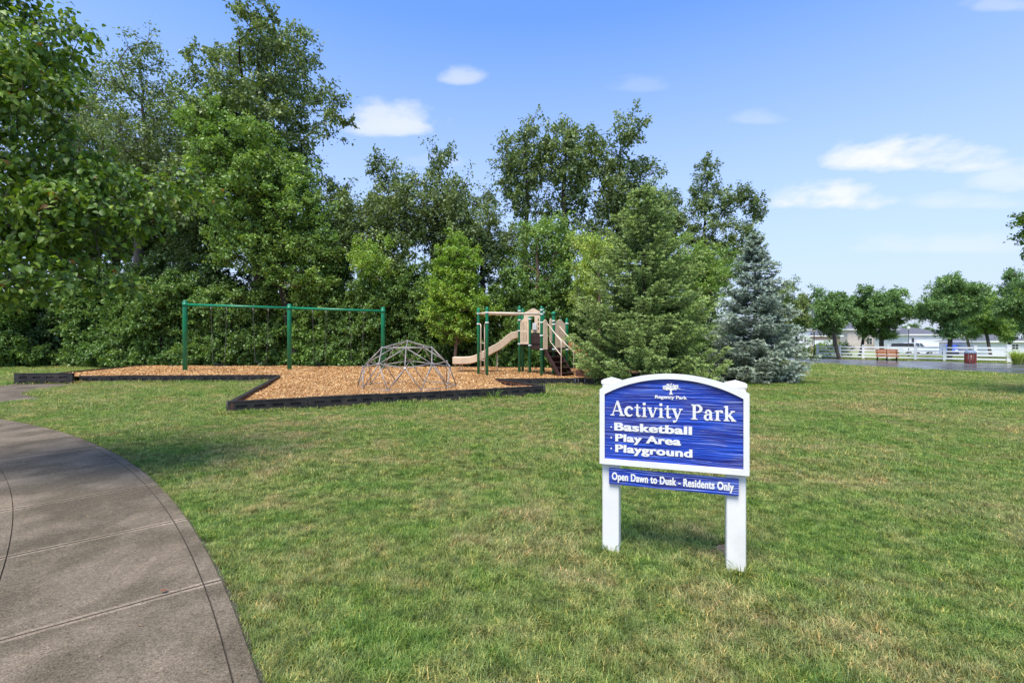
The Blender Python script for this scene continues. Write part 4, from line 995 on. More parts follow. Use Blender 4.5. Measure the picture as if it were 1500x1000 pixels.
def tubes(P, par, r, k=6, z_flare=True, A=None, B=None, tr_=.006):
    n = len(P); d = np.zeros((n, 3)); has = par >= 0; d[has] = P[has] - P[par[has]]
    kids = np.zeros((n, 3)); 
    d[0] = P[1] - P[0]; d = unit(d); ref = np.where(np.abs(d[:, [2]]) > .9, np.array([[1., 0, 0]]), np.array([[0, 0, 1.]])); u = unit(np.cross(d, ref)); w = np.cross(d, u)
    an = np.arange(k) / k * 2 * np.pi
    ring = lambda i_, rr: P[i_][:, None] + (u_[:, None] * np.cos(an)[None, :, None] + w__[:, None] * np.sin(an)[None, :, None]) * rr[:, None, None]
    idx = np.where(has)[0]; u_, w__ = u[idx], w[idx]
    rp = np.minimum(r[par[idx]], r[idx] * 1.35); top = ring(idx, r[idx]); bot = ring(par[idx], rp)
    V = np.concatenate([bot, top], 1).reshape(-1, 3); m = len(idx); base = (np.arange(m) * 2 * k)[:, None, None]
    j = np.arange(k); q_ = np.stack([j, (j + 1) % k, k + (j + 1) % k, k + j], 1)[None]; Fc = (base + q_).reshape(-1, 4)
    if A is not None:
        dd = unit(B - A); rf = np.where(np.abs(dd[:, [2]]) > .9, np.array([[1., 0, 0]]), np.array([[0, 0, 1.]])); uu = unit(np.cross(dd, rf)); ww = np.cross(dd, uu)
        pts3 = [];
        for a_ in (0, 2.094, 4.189): pts3.append(A + (uu * math.cos(a_) + ww * math.sin(a_)) * tr_)
        for a_ in (0, 2.094, 4.189): pts3.append(B + (uu * math.cos(a_) + ww * math.sin(a_)) * tr_ * .3)
        V2 = np.stack(pts3, 1).reshape(-1, 3); b2 = (np.arange(len(A)) * 6)[:, None, None] + len(V); q2 = np.array([[0, 1, 4, 3], [1, 2, 5, 4], [2, 0, 3, 5]])[None]
        V = np.concatenate([V, V2]); Fc = np.concatenate([Fc, (b2 + q2).reshape(-1, 4)])
    return V, Fc
def sample_blobs(rng, blobs, n, mind, outer=.45):
    vol = np.array([b_[3] * b_[4] * b_[5] for b_ in blobs]) ** .8; vol /= vol.sum(); out_ = []
    tries = 0
    while len(out_) < n and tries < n * 30:
        tries += 1; b_ = blobs[rng.choice(len(blobs), p=vol)]; d = unit(rng.normal(size=3)); rr_ = rng.random() ** outer
        c = np.array(b_[:3]) + d * rr_ * np.array(b_[3:6])
        if not out_ or np.min(np.linalg.norm(np.array(out_) - c, axis=1)) > mind: out_.append(c)
    return np.array(out_)
def auto_blobs(rng, c, r, n=10, br=.42, lean=(0, 0)):
    o = [(*c, r[0] * .50, r[1] * .50, r[2] * .66)]
    n = int(n * 1.7)
    for i in range(n):
        d = unit(rng.normal(size=3)); q_ = np.array(c) + d * np.array(r) * rng.uniform(.45, .95); q_[0] += lean[0] * (q_[2] - c[2]); q_[1] += lean[1] * (q_[2] - c[2])
        s = rng.uniform(.55, 1.15) * br * .74; o.append((*q_, r[0] * s, r[1] * s, r[2] * s * .75))
    return o
TRI = 0
def make_tree(name, loc, label, blobs, n, mind, cr_, per, size, leafm, barkm, trunk, trunk_r, seed, group=None, rz=0, scale=1, cat='tree', outer=.45, parts=('trunk', 'crown'), twr=.008, step=.9, **kw):
    global TRI
    rng = np.random.default_rng(seed); C = sample_blobs(rng, blobs, n, mind, outer); Rd = cr_ * rng.uniform(.5, 1.25, len(C))
    V, T, (A, B) = leaf_cloud(rng, C, Rd, per, size, **kw)
    P, par, r, nT = skeleton(rng, trunk, C, trunk_r=trunk_r, step=step)
    TV, TF = tubes(P, par, r, 6, A=A, B=B, tr_=twr)
    root = thing(name, loc, label, cat, rz=rz, group=group, scale=scale)
    t = link(bpy.data.objects.new(parts[0], np_mesh(parts[0], TV, TF, barkm, smooth=True)), root)
    c = link(bpy.data.objects.new(parts[1], np_mesh(parts[1], V, np.arange(len(V)).reshape(-1, 4), leafm, T)), root); c['kind'] = 'stuff'
    TRI += len(V) // 2 + len(TF) * 2
    return root
def again(src, loc, label, rz=0, scale=1, mat=None):
    c = copy_tree(src); c.location = loc; c.rotation_euler = (0, 0, rz); c.scale = (scale,) * 3 if isinstance(scale, (int, float)) else scale; c['label'] = label
    if mat is not None:
        for ch in c.children:
            if ch.name.startswith('crown') or ch.name.startswith('foliage'):
                ch.material_slots[0].link = 'OBJECT'; ch.material_slots[0].material = mat
    return c
GRP = 'tall trees of the wood behind the playground'
rg = np.random.default_rng(21)
# T1 the tallest, spreading oak
T1 = make_tree('oak_tree', (px(372, 28), 28.5, 0), 'tallest spreading dark oak behind the left half of the swings', auto_blobs(rg, (0, 0, 14.6), (5.7, 4.6, 7.6), 20, .33), 280, .95, .88, 185, .19, M['leaf_oak'], M['bark_dark'],
    [(0, 0, -.2), (.1, 0, 5), (-.3, .2, 11), (-1.1, 0, 19)], .36, 31, GRP, twigs=8, twr=.014)
# sparse tall tree
TS = make_tree('ash_tree', (px(205, 29), 29, 0), 'thin crowned tall tree between the near pear tree and the tallest oak', auto_blobs(rg, (0, 0, 14.0), (3.7, 3.4, 6.0), 10, .34), 130, 1.05, 1.0, 170, .17, M['leaf_oak'], M['bark_grey'],
    [(0, 0, -.2), (-.2, 0, 6), (.3, .2, 12), (0, 0, 18.5)], .26, 33, GRP, twigs=8, twr=.014)
again(TS, (px(70, 30), 31, 0), 'tall thin tree at the far left behind the near pear tree', 2.2, 1.08)
again(TS, (px(-40, 30), 27, 0), 'tall thin tree past the left edge behind the pear tree', 4.0, 1.0)
again(TS, (px(150, 33), 34, 0), 'thin crowned tree of the back row at the left', 5.1, (1.05, 1.05, .9))
again(TS, (px(262, 34), 35, 0), 'slender dark tree directly left of the tallest oak crown', 1.1, (1.0, 1.0, 1.02))
# T2 lighter tree leaning left in front of the oak
T2 = make_tree('maple_tree', (px(385, 25.5), 25.6, 0), 'bright green leaning tree in front of the tallest oak', [(-2.6, 0, 12.9, 1.9, 1.7, 1.5), (-1.3, -.3, 11.6, 2.4, 2, 1.9), (.1, 0, 10.2, 2.3, 2, 1.8), (1.2, .2, 8.9, 2.1, 1.8, 1.8), (-.9, -.5, 8.6, 2.0, 1.6, 1.2), (1.5, .2, 7.2, 2.2, 1.6, 1.4), (-.4, 0, 6.6, 2.6, 1.6, 1.2)],
    190, .66, .72, 210, .155, M['leaf_light'], M['bark_dark'], [(1.6, .6, -.2), (.9, .4, 4.2), (-.2, 0, 8.0), (-2.2, 0, 11.2)], .22, 35, GRP, twr=.012)
# medium trees centre
TM = make_tree('oak_tree', (px(562, 28), 28.4, 0), 'medium dark oak with ragged top right of the tallest oak', auto_blobs(rg, (0, 0, 8.2), (3.0, 2.8, 3.6), 11, .36), 150, .7, .85, 190, .17, M['leaf_oak'], M['bark_dark'],
    [(0, 0, -.2), (.1, 0, 3), (0, .2, 6.5), (.2, 0, 10.8)], .2, 41, GRP, twr=.012)
again(TM, (px(638, 28), 28.8, 0), 'medium dark oak with a pointed top above the young maple', 1.9, (.95, .95, 1.06))
again(TM, (px(706, 27.5), 28.2, 0), 'lower dark tree just left of the two tall narrow trees', 3.3, (.85, .85, .84))
again(TM, (px(480, 30), 32, 0), 'dark oak filling the gap at the right foot of the tallest oak', 4.7, (1.05, 1.05, 1.0))
again(TM, (px(120, 33), 33.5, 0), 'back row oak low behind the thin crowned trees', .6, (1.2, 1.2, 1.05))
again(TM, (px(205, 34), 35, 0), 'back row oak at the foot of the thin crowned tall tree', 2.6, (1.2, 1.2, 1.1))
again(TM, (px(292, 33), 34, 0), 'back row oak low left of the tallest oak stem', 5.6, (1.2, 1.2, 1.1))
again(TM, (px(395, 34), 35, 0), 'back row oak low behind the bright leaning tree', 1.6, (1.2, 1.2, 1.05))
# tall narrow pair
TN1 = make_tree('oak_tree', (px(768, 31.5), 31.5, 0), 'tall narrow tree rising left in the middle of the wood', auto_blobs(rg, (-.2, 0, 12.2), (2.0, 1.8, 5.0), 13, .40), 105, .75, .80, 150, .19, M['leaf_oak'], M['bark_grey'],
    [(0, 0, -.2), (0, 0, 6), (.2, .2, 11), (0, 0, 16)], .2, 43, GRP, twr=.014)
again(TN1, (px(832, 31), 31.0, 0), 'tall airy tree rising just right of the narrow tall tree', 2.6, (1.05, 1.05, 1.01))
TW = make_tree('oak_tree', (px(905, 31.5), 31.8, 0), 'broad tall tree directly behind the tip of the green spruce', auto_blobs(rg, (0, 0, 11.0), (2.9, 2.6, 5.2), 14, .36), 150, .75, .82, 160, .19, M['leaf_oak'], M['bark_dark'],
    [(0, 0, -.2), (0, 0, 5), (.1, .2, 10), (.3, 0, 15)], .22, 47, GRP, twr=.014)
again(TW, (px(965, 35), 36, 0), 'tall tree between the two spruces, lower than its neighbour', 2.0, (.9, .9, .82))
# wind swept tree
T10 = make_tree('wind_swept_tree', (px(1030, 34), 34, 0), 'wind swept tall tree leaning right above the blue spruce', [(0, 0, 12.6, 1.0, 1, 1.5), (.5, 0, 10.8, 1.5, 1.3, 1.2), (2.6, 0, 11.6, 1.3, 1.1, .8), (-1.8, 0, 9.7, 1.5, 1.4, 1.2), (.8, 0, 8.9, 2.2, 1.8, 1.1), (3.0, 0, 9.0, 1.2, 1.1, .6), (1.0, 0, 7.2, 2.4, 1.8, 1.2), (-.6, 0, 6.0, 2.4, 2, 1.6), (2.4, 0, 8.0, 1.2, 1.1, .8), (.3, 0, 14.0, .7, .7, .8), (3.7, 0, 10.4, .7, .7, .5)],
    150, .55, .72, 180, .17, M['leaf_oak'], M['bark_dark'], [(-.8, 0, -.2), (-.5, 0, 4), (.1, .2, 8), (.3, 0, 12.8)], .2, 51, GRP, up_bias=.3, twr=.013)
# mid green trees in front
TG = make_tree('ash_tree', (px(800, 27), 27.6, 0), 'mid green tree with a pale bare stem behind the playset', auto_blobs(rg, (0, 0, 6.4), (2.5, 2.1, 3.1), 9, .38), 130, .62, .75, 190, .15, M['leaf_light'], M['bark_red'],
    [(-.5, -.6, -.2), (-.6, -.8, 3), (-.5, -.6, 6), (-.4, 0, 9)], .13, 53, GRP, twr=.012)
again(TG, (px(1030, 25), 25.5, 0), 'mid green tree squeezed between the green and the blue spruce', 2.4, (.9, .9, .78))
again(TG, (px(872, 23), 23.5, 0), 'yellow green tree against the left side of the green spruce', 1.0, (.62, .62, .78), M['leaf_yellow'])
again(TG, (px(455, 26), 26.8, 0), 'mid green sapling crown above the middle swing post', 4.2, (.95, .95, .74))
again(TG, (px(535, 25.6), 26.2, 0), 'upright yellowish sapling above the right swing post', 5.2, (.6, .6, .82), M['leaf_maple'])
# understorey shrubs forming the leafy wall
SH = []
for i, (sd, rr_) in enumerate(((61, (1.9, 1.3, 2.6)), (63, (2.1, 1.4, 2.2)), (65, (1.7, 1.3, 2.9)))):
    H_ = rr_[2] * 2
    bl = auto_blobs(rg, (0, 0, rr_[2]), rr_, 10, .40) + [(0, -.3, .7, rr_[0] * .95, .9, .7)]
    SH.append(make_tree('shrub', (0, 0, 0), 'x', bl, 150, .42, .52, 230, (.135, .125, .145)[i], M['leaf_shrub'], M['bark_dark'], [(0, 0, -.1), (.1, .1, 1.5), (0, 0, H_ * .7)], .07, sd, 'leafy shrubs along the edge of the wood', cat='shrub', parts=('stem', 'foliage'), twr=.006, step=.6, flat=.6))
shr = [(-60, 27.5, 0, 1.0, 'leafy shrub past the left edge of the photo', 0), (5, 27.0, 1, 1.05, 'dark leafy shrub at the far left under the pear branches', 0), (68, 28.6, 2, .98, 'shaded shrub behind the black border corner at far left', 3), (128, 27.6, 0, 1.08, 'tall shrub between the far left corner and the mulch', 0), (186, 27.3, 1, 1.1, 'full green shrub behind the left corner of the mulch', 0),
       (240, 26.6, 2, 1.0, 'rounded shrub just left of the left swing post', 0), (296, 26.8, 0, 1.05, 'leafy shrub right behind the left swing post', 0), (352, 26.4, 1, 1.12, 'shrub seen through the left swing bay', 0), (404, 26.9, 2, .98, 'shrub just left of the middle swing post', 0), (452, 26.3, 0, 1.02, 'bright shrub just right of the middle swing post', 1),
       (508, 26.7, 1, 1.1, 'shrub seen through the right swing bay', 0), (560, 26.2, 2, .95, 'shrub right behind the right swing post', 0), (612, 26.5, 0, 1.0, 'shrub behind the climbing dome', 0), (700, 26.3, 1, 1.05, 'shrub between the young maple and the ladder posts', 0), (752, 26.0, 2, .95, 'shrub behind the tan wave slide', 0), (812, 26.0, 0, 1.0, 'shrub behind the arched playset panel', 0), (862, 25.4, 1, 1.0, 'shrub at the left skirt of the green spruce', 0),
       (940, 25, 2, .95, 'shrub hidden low behind the green spruce', 0), (1015, 24.8, 1, .9, 'shrub in the gap between the two spruces', 0), (655, 27.6, 2, 1.1, 'tall shrub directly behind the young maple', 0), (324, 28.4, 2, 1.2, 'taller shrub of the second row behind the left swing bay', 3), (478, 28.6, 0, 1.22, 'taller shrub of the second row behind the right swing bay', 0), (590, 28.8, 2, 1.2, 'taller shrub of the second row right of the swings', 3), (215, 28.9, 0, 1.25, 'taller shrub of the second row left of the swings', 3)]
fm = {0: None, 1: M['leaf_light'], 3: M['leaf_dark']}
first = set()
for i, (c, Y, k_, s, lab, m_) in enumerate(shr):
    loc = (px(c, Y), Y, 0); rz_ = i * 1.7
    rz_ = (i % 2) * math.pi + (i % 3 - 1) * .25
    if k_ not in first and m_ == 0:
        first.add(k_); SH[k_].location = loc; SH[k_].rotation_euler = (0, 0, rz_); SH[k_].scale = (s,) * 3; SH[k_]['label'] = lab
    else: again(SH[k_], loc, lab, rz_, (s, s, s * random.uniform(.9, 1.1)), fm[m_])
# deep undergrowth: one uncountable mass behind the shrubs
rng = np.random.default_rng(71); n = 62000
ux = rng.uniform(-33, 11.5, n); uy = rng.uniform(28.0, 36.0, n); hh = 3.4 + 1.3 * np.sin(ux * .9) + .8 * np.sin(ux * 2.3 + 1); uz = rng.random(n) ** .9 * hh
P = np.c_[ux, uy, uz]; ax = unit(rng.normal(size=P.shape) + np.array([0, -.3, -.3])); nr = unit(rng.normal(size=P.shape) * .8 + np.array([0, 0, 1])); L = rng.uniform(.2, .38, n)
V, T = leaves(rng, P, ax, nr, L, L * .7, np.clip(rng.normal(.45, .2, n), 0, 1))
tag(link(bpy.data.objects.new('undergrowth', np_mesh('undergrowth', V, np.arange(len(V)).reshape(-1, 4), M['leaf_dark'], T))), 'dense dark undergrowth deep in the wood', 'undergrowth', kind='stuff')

# young maple with reddish stem in front of the wood
mb = [(0, 0, 2.0, 1.1, .9, .8), (-.7, 0, 3.0, 1.0, .9, .9), (.75, 0, 3.1, 1.0, .9, .9), (0, 0, 4.2, 1.4, 1.0, 1.1), (-.45, 0, 5.6, .7, .7, .9), (.45, 0, 5.5, .75, .7, .9), (0, 0, 6.3, .5, .5, .8)]
make_tree('young_maple', (px(668, 24.4), 24.35, 0), 'young yellow green maple with reddish stem left of the slide', mb, 150, .36, .50, 170, .115, M['leaf_maple'], M['bark_red'], [(0, 0, -.1), (.02, 0, 1.3), (0, 0, 3.2), (0, 0, 6.2)], .085, 73, up_bias=.75, twr=.005, step=.5, twigs=6, jitter=.12)

# right side street trees
FG = 'street trees along the fence'
TP = make_tree('street_tree', (30.3, 36.1, 0), 'largest round street tree right of the bench, trunk in front of the fence', auto_blobs(rg, (-.2, 0, 4.35), (2.3, 2.2, 2.4), 12, .36), 240, .40, .5, 200, .13, M['leaf_far'], M['bark_grey'],
    [(0, 0, -.1), (.05, 0, 1.5), (-.1, 0, 3), (-.3, 0, 6)], .15, 81, FG, twr=.006, step=.5)
TP.location = (px(1392, 36), 36, 0)
T_b = make_tree('street_tree', (px(1230, 40.5), 40.5, 0), 'street tree with a leaning trunk at the left end of the fence', auto_blobs(rg, (-.6, 0, 3.9), (1.95, 1.8, 2.5), 10, .38), 200, .40, .5, 190, .13, M['leaf_far'], M['bark_grey'],
    [(0, 0, -.1), (-.5, 0, 1.9), (-.7, 0, 3), (-.6, 0, 5.5)], .14, 83, FG, twr=.006, step=.5)
again(TP, (px(1292, 42.5), 42.5, 0), 'wide low branching street tree directly behind the bench', 2.1, (1.18, 1.1, .98))
again(T_b, (px(1258, 44.5), 44.5, 0), 'street tree touching the wide one above the left fence bays', 3.0, (.85, .85, 1.0))
again(T_b, (px(1452, 42), 42, 0), 'paler street tree just right of the largest one', 4.4, (.95, .95, .98), M['leaf_light'])
again(TP, (px(1508, 36), 36, 0), 'dark street tree cut by the right edge above the fence end', 1.1, (.95, .95, 1.06))
again(T_b, (px(1425, 50), 50, 0), 'dark street tree behind the window of the grey house', 5.4, (.9, .9, .95))
again(TP, (px(1478, 47), 47, 0), 'low dark tree behind the right end of the fence', 3.7, (.8, .8, .82))
again(T_b, (px(1142, 42), 43, 0), 'pale flowering tree just right of the blue spruce', 2.3, (1.1, 1.1, 1.1), M['leaf_bloom'])
again(T_b, (px(1168, 46), 46, 0), 'dark green tree between the blue spruce and the first lamp post', .7, (.9, .9, .92))
again(T_b, (px(1338, 120), 122, -.47), 'distant grey green tree behind the pickup truck', 1.7, (2.1, 2.1, 1.05))
again(TP, (px(1210, 110), 112, -.47), 'distant tree behind the pink garage house', 1.7, (1.9, 1.9, 1.15))
again(TP, (px(1468, 105), 108, -.47), 'distant tree over the roof of the grey house', .7, (2.0, 2.0, 1.2))
# tree whose branches just enter at the right edge
make_tree('pear_tree', (px(1572, 12.2), 12.2, 0), 'pear tree branch tips entering at the right edge against the sky', [(-.15, 0, 4.8, .85, 1.0, 1.0), (.8, 0, 4.6, 1.5, 1.5, 1.6), (.1, 0, 2.9, .7, .8, .5)], 130, .24, .30, 190, .085, M['leaf_pear'], M['bark_grey'], [(.9, 0, -.1), (.9, 0, 2), (.9, 0, 5.4)], .11, 85, twr=.004, step=.4)
make_tree('shrub', (px(1232, 44), 45.5, 0), 'bright low bush behind the left bays of the fence', [(0, 0, .8, 1.5, .6, .7), (-1.3, 0, .6, .9, .5, .55), (1.5, 0, .7, .9, .5, .6)], 60, .25, .35, 150, .10, M['leaf_light'], M['bark_dark'], [(0, 0, 0), (0, 0, .8)], .05, 87, cat='shrub', parts=('stem', 'foliage'), twr=.004, step=.4)

# near pear tree, overhanging the sidewalk on the left
def wp(x, y, Y): return np.array([px(x, Y), Y, 1.5 - (y - 500) / F * Y])
NTL = (-6.6, 4.7, 0)
nb_ = []
for x, y, Y, rx, rz_ in ((30, 60, 4.7, .62, .40), (80, 40, 5.0, .28, .22), (30, 100, 4.4, .45, .18), (-60, 160, 4.6, .9, .8), (60, 228, 4.8, .50, .26), (130, 245, 5.0, .42, .28), (40, 290, 4.6, .7, .42), (150, 300, 4.9, .6, .36), (215, 275, 5.1, .38, .25), (270, 262, 5.3, .32, .16), (80, 365, 4.6, .5, .28), (170, 350, 5.2, .38, .16), (20, 400, 4.4, .45, .25), (150, 415, 4.8, .28, .14), (-80, 330, 4.6, .9, .9), (-120, 40, 4.7, .9, .6), (-240, 220, 4.7, .9, .9), (-20, -30, 4.8, .6, .3)):
    p = wp(x, y, Y); nb_.append((p[0] - NTL[0], p[1] - NTL[1], p[2], rx, rx * .9, rz_))
rng = np.random.default_rng(91); C = sample_blobs(rng, nb_, 400, .12, .5); Rd = .21 * rng.uniform(.7, 1.3, len(C)); per = 66; twigs = 7
tw = rng.normal(size=(len(C), twigs, 3)); tw[..., 2] *= .6; tw = unit(tw)
ci = np.repeat(np.arange(len(C)), per); ti = rng.integers(0, twigs, len(ci)); d = tw[ci, ti]; t = rng.random(len(ci)) ** .6
P = C[ci] + d * (t * Rd[ci])[:, None] + rng.normal(size=(len(ci), 3)) * .03
ax = unit(d * .5 + rng.normal(size=P.shape) * .45 + np.array([0, 0, -.55])); nr = unit(rng.normal(size=P.shape) * .55 + np.array([0, -.25, 1.0]))
Ls = rng.uniform(.042, .08, len(P)); tone = np.clip(.45 + rng.uniform(-.15, .15, len(C))[ci] + rng.normal(0, .19, len(P)), 0, .955); red = rng.random(len(P)) < .012; tone[red] = 1.0
# leaf shape: 10 points along a midrib, folded and curled
prof_l = [(0, .02), (.18, .62), (.42, 1.0), (.68, .82), (.88, .36), (1.0, .02)]
def leaf_geo(P, ax, nr, L, tone):
    side = unit(np.cross(ax, nr)); nn = unit(np.cross(side, ax)); n = len(P); cols = []
    curl = np.random.default_rng(4).uniform(.05, .4, n)[:, None]
    for t_, w_ in prof_l:
        mid = P + ax * (L[:, None] * t_) - nn * (L[:, None] * curl * t_ * t_); hw = L[:, None] * .33 * w_
        cols += [mid + side * hw + nn * hw * .38, mid, mid - side * hw + nn * hw * .38]
    V = np.stack(cols, 1); m = len(prof_l); q_ = []
    for i in range(m - 1):
        q_ += [[3 * i, 3 * i + 1, 3 * i + 4, 3 * i + 3], [3 * i + 1, 3 * i + 2, 3 * i + 5, 3 * i + 4]]
    Fc = (np.arange(n)[:, None, None] * (3 * m) + np.array(q_)[None]).reshape(-1, 4)
    return V.reshape(-1, 3), Fc, np.repeat(tone, 3 * m)
near = thing('pear_tree', NTL, 'near pear tree with glossy leaves overhanging the sidewalk at upper left', 'tree')
Psk, par, r_, nT = skeleton(rng, [(0, 0, -.1), (.05, 0, 1.3), (.1, .05, 2.6), (.0, .1, 4.4), (.2, 0, 6.0)], C, r_tip=.0028, pw_=.44, step=.28, trunk_r=.11)
A = np.repeat(C, twigs, 0); B = A + (tw * (Rd * .9)[:, None, None]).reshape(-1, 3)
TV, TF = tubes(Psk, par, r_, 7, A=A, B=B, tr_=.0022)
link(bpy.data.objects.new('trunk', np_mesh('trunk', TV, TF, M['bark_grey'], smooth=True)), near)
W = P + np.array(NTL); prx = 750 + W[:, 0] / W[:, 1] * F; pry = 500 - (W[:, 2] - 1.5) / W[:, 1] * F
vis = (prx > 4) & (prx < 1496) & (pry > 4); score = np.where(vis, W[:, 1], 99); sel = np.argsort(score)[:300]; rest = np.ones(len(P), bool); rest[sel] = False
V, Fc, T = leaf_geo(P[rest], ax[rest], nr[rest], Ls[rest], tone[rest])
cr2 = link(bpy.data.objects.new('crown', np_mesh('crown', V, Fc, M['leaf_pear'], T, smooth=True)), near); cr2['kind'] = 'stuff'
for kk in range(5):
    V, Fc, T = leaf_geo(np.zeros((1, 3)), np.array([[1., 0, 0]]), np.array([[0, 0, 1.]]), np.array([1.0]), np.array([.25 + .15 * kk]))
    lm = np_mesh('leaf', V, Fc, M['leaf_pear'], T, smooth=True)
    for i in sel[kk::5]:
        o = bpy.data.objects.new('leaf', lm); COL.objects.link(o); o.parent = near
        a_ = Vector(ax[i]); s_ = Vector(np.cross(ax[i], nr[i])).normalized(); n_ = s_.cross(a_).normalized()
        mt = Matrix((a_, -s_, n_)).transposed().to_4x4(); sc_ = float(Ls[i]); o.matrix_local = Matrix.Translation(P[i]) @ mt @ Matrix.Diagonal((sc_, sc_, sc_, 1))

# ------------------------------------------------------------------ spruces
def spruce(name, loc, H, Rm, leafm, label, seed, nlev, gap=.0, low=.25, tone_k=1.0, shape=.85, per_twig=30, needle=(.055, .095), ragged=.18):
    rng = np.random.default_rng(seed); root = thing(name, loc, label, 'tree', group=None)
    TA, TB, TT = [], [], []; bA, bB, bR = [], [], []
    for i in range(nlev):
        f = i / (nlev - 1); z = low + (H - low - .25) * f ** 1.08; rad = Rm * ((1 - (z - low) / (H - low)) ** shape) * (1.0 if f > .1 else .82 + 1.8 * f) + .1
        nb2 = int(9 + 10 * (1 - f)); ph0 = rng.uniform(0, 6.28)
        for k_ in range(nb2):
            a_ = ph0 + 6.283 * k_ / nb2 + rng.normal(0, .14); Lb = rad * rng.uniform(1 - ragged * 1.6, 1 + ragged * .6); 
            if rng.random() < gap: continue
            rise = -.10 + .55 * f + rng.normal(0, .06); dirh = np.array([math.cos(a_), math.sin(a_), 0]); zz = z + rng.normal(0, .08)
            m = max(3, int(Lb / .12)); pts_ = []
            for j in range(m + 1):
                t = j / m; pts_.append(np.array([0, 0, zz]) + dirh * Lb * t + np.array([0, 0, Lb * (rise * t - .22 * math.sin(math.pi * t) * (1 - f) + .14 * t * t)]))
            for j in range(m): bA.append(pts_[j]); bB.append(pts_[j + 1]); bR.append(.022 * (1 - j / m) + .004)
            sidev = np.array([-dirh[1], dirh[0], 0])
            for j in range(1, m + 1):
                t = j / m
                if t < .22: continue
                for s in (-1, 1):
                    for rep in range(2):
                        tl_ = min(.42, .16 + Lb * .32 * (1 - abs(t - .45) * 1.1)) * rng.uniform(.65, 1.15) * (.75 if rep else 1)
                        dv = dirh * rng.uniform(.45, .95) + sidev * s * rng.uniform(.5, 1.1) + np.array([0, 0, rng.uniform(-.13, .15) - .16 * rep]); dv /= np.linalg.norm(dv)
                        TA.append(pts_[j] - np.array([0, 0, .01])); TB.append(pts_[j] + dv * tl_); TT.append(.04 + .80 * t ** 1.5 + rng.normal(0, .09) - .13 * rep)  # paler new tips; inner and lower twigs darkened, shade put into the tone
                if j == m: TA.append(pts_[j]); TB.append(pts_[j] + unit(dirh + np.array([0, 0, .15 + f * .5])) * .17); TT.append(.85)
    for q_ in range(7):
        TA.append(np.array([0, 0, H - .5 + q_ * .07])); dv = unit(np.array([rng.normal() * .35, rng.normal() * .35, 1.0])); TB.append(TA[-1] + dv * .22); TT.append(.7)
    TA, TB, TT = np.array(TA), np.array(TB), np.array(TT); n = len(TA)
    ci = np.repeat(np.arange(n), per_twig); t = rng.random(len(ci)); ln = np.linalg.norm(TB - TA, axis=1)[ci]; D = unit(TB - TA)[ci]
    P = TA[ci] + (TB - TA)[ci] * t[:, None]; rad_ = rng.normal(size=P.shape); rad_ -= D * np.sum(rad_ * D, 1, keepdims=True); rad_ = unit(rad_); rad_[:, 2] += .25
    ax = unit(D * .75 + rad_ * .85); L = rng.uniform(needle[0], needle[1], len(P))[:, None]; sd = unit(np.cross(ax, rng.normal(size=P.shape))) * (L * .17)
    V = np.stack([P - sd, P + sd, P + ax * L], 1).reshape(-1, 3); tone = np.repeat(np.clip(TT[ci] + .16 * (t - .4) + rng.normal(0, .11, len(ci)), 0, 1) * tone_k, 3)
    Fc = np.arange(len(V)).reshape(-1, 3)
    # wood
    A, B = np.concatenate([np.array(bA), TA]), np.concatenate([np.array(bB), TB])
    Pt = np.array([[0, 0, -.1 + (H - .1) * i / 12] for i in range(13)]); pr = np.arange(-1, 12); rt = np.array([.03 * H * .6 * (1 - i / 12.5) + .012 for i in range(13)])
    TV, TF = tubes(Pt, pr, rt, 8, A=A, B=B, tr_=.007)
    link(bpy.data.objects.new('trunk', np_mesh('trunk', TV, TF, M['bark_spruce'], smooth=True)), root)
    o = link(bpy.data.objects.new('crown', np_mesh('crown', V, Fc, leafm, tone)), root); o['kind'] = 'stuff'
    global TRI; TRI += len(Fc); return root
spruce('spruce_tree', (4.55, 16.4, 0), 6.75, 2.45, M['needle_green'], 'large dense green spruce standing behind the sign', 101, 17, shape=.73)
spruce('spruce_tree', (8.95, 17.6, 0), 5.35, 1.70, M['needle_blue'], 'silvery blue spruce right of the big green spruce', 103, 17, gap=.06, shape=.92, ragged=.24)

# ------------------------------------------------------------------ ornamental grass, weeds
def tuft(name, loc, n, h, spread, label, mat, seed, wdt=.006, cat='grass tuft'):
    rng = np.random.default_rng(seed); a = rng.uniform(0, 6.283, n); rr_ = rng.random(n) ** .5 * spread * .3; base = np.c_[rr_ * np.cos(a), rr_ * np.sin(a), np.zeros(n) - .01]
    hh = h * rng.uniform(.55, 1.1, n)[:, None]; out_ = np.c_[np.cos(a), np.sin(a), np.zeros(n)] * (rng.uniform(.2, 1, n) * spread)[:, None]; sd = np.c_[-np.sin(a), np.cos(a), np.zeros(n)] * wdt
    up = np.array([[0, 0, 1.]]); m1 = base + out_ * .3 + up * hh * .6; m2 = base + out_ + up * hh * rng.uniform(.7, 1.05, n)[:, None]
    V = np.stack([base - sd, base + sd, m1 + sd, m1 - sd, m2], 1).reshape(-1, 3); i5 = np.arange(n)[:, None] * 5
    Fc = np.concatenate([(i5 + np.array([[0, 1, 2]])), (i5 + np.array([[0, 2, 3]])), (i5 + np.array([[3, 2, 4]]))]); T = np.repeat(rng.random(n), 5)
    o = link(bpy.data.objects.new(name, np_mesh(name, V, Fc, mat, T))); o.location = loc; tag(o, label, cat); return o
tuft('ornamental_grass', (px(1492, 31.5), 31.5, 0), 700, 1.0, .75, 'reddish green ornamental grass clump at the right end of the fence', M['leaf_yellow'], 5, .012, 'grass clump')
tuft('weed_tuft', (px(723, 12.45), 12.45 - .02, 0), 34, .34, .42, 'long bladed weed growing against the front of the black border', M['leaf_light'], 6, .007)
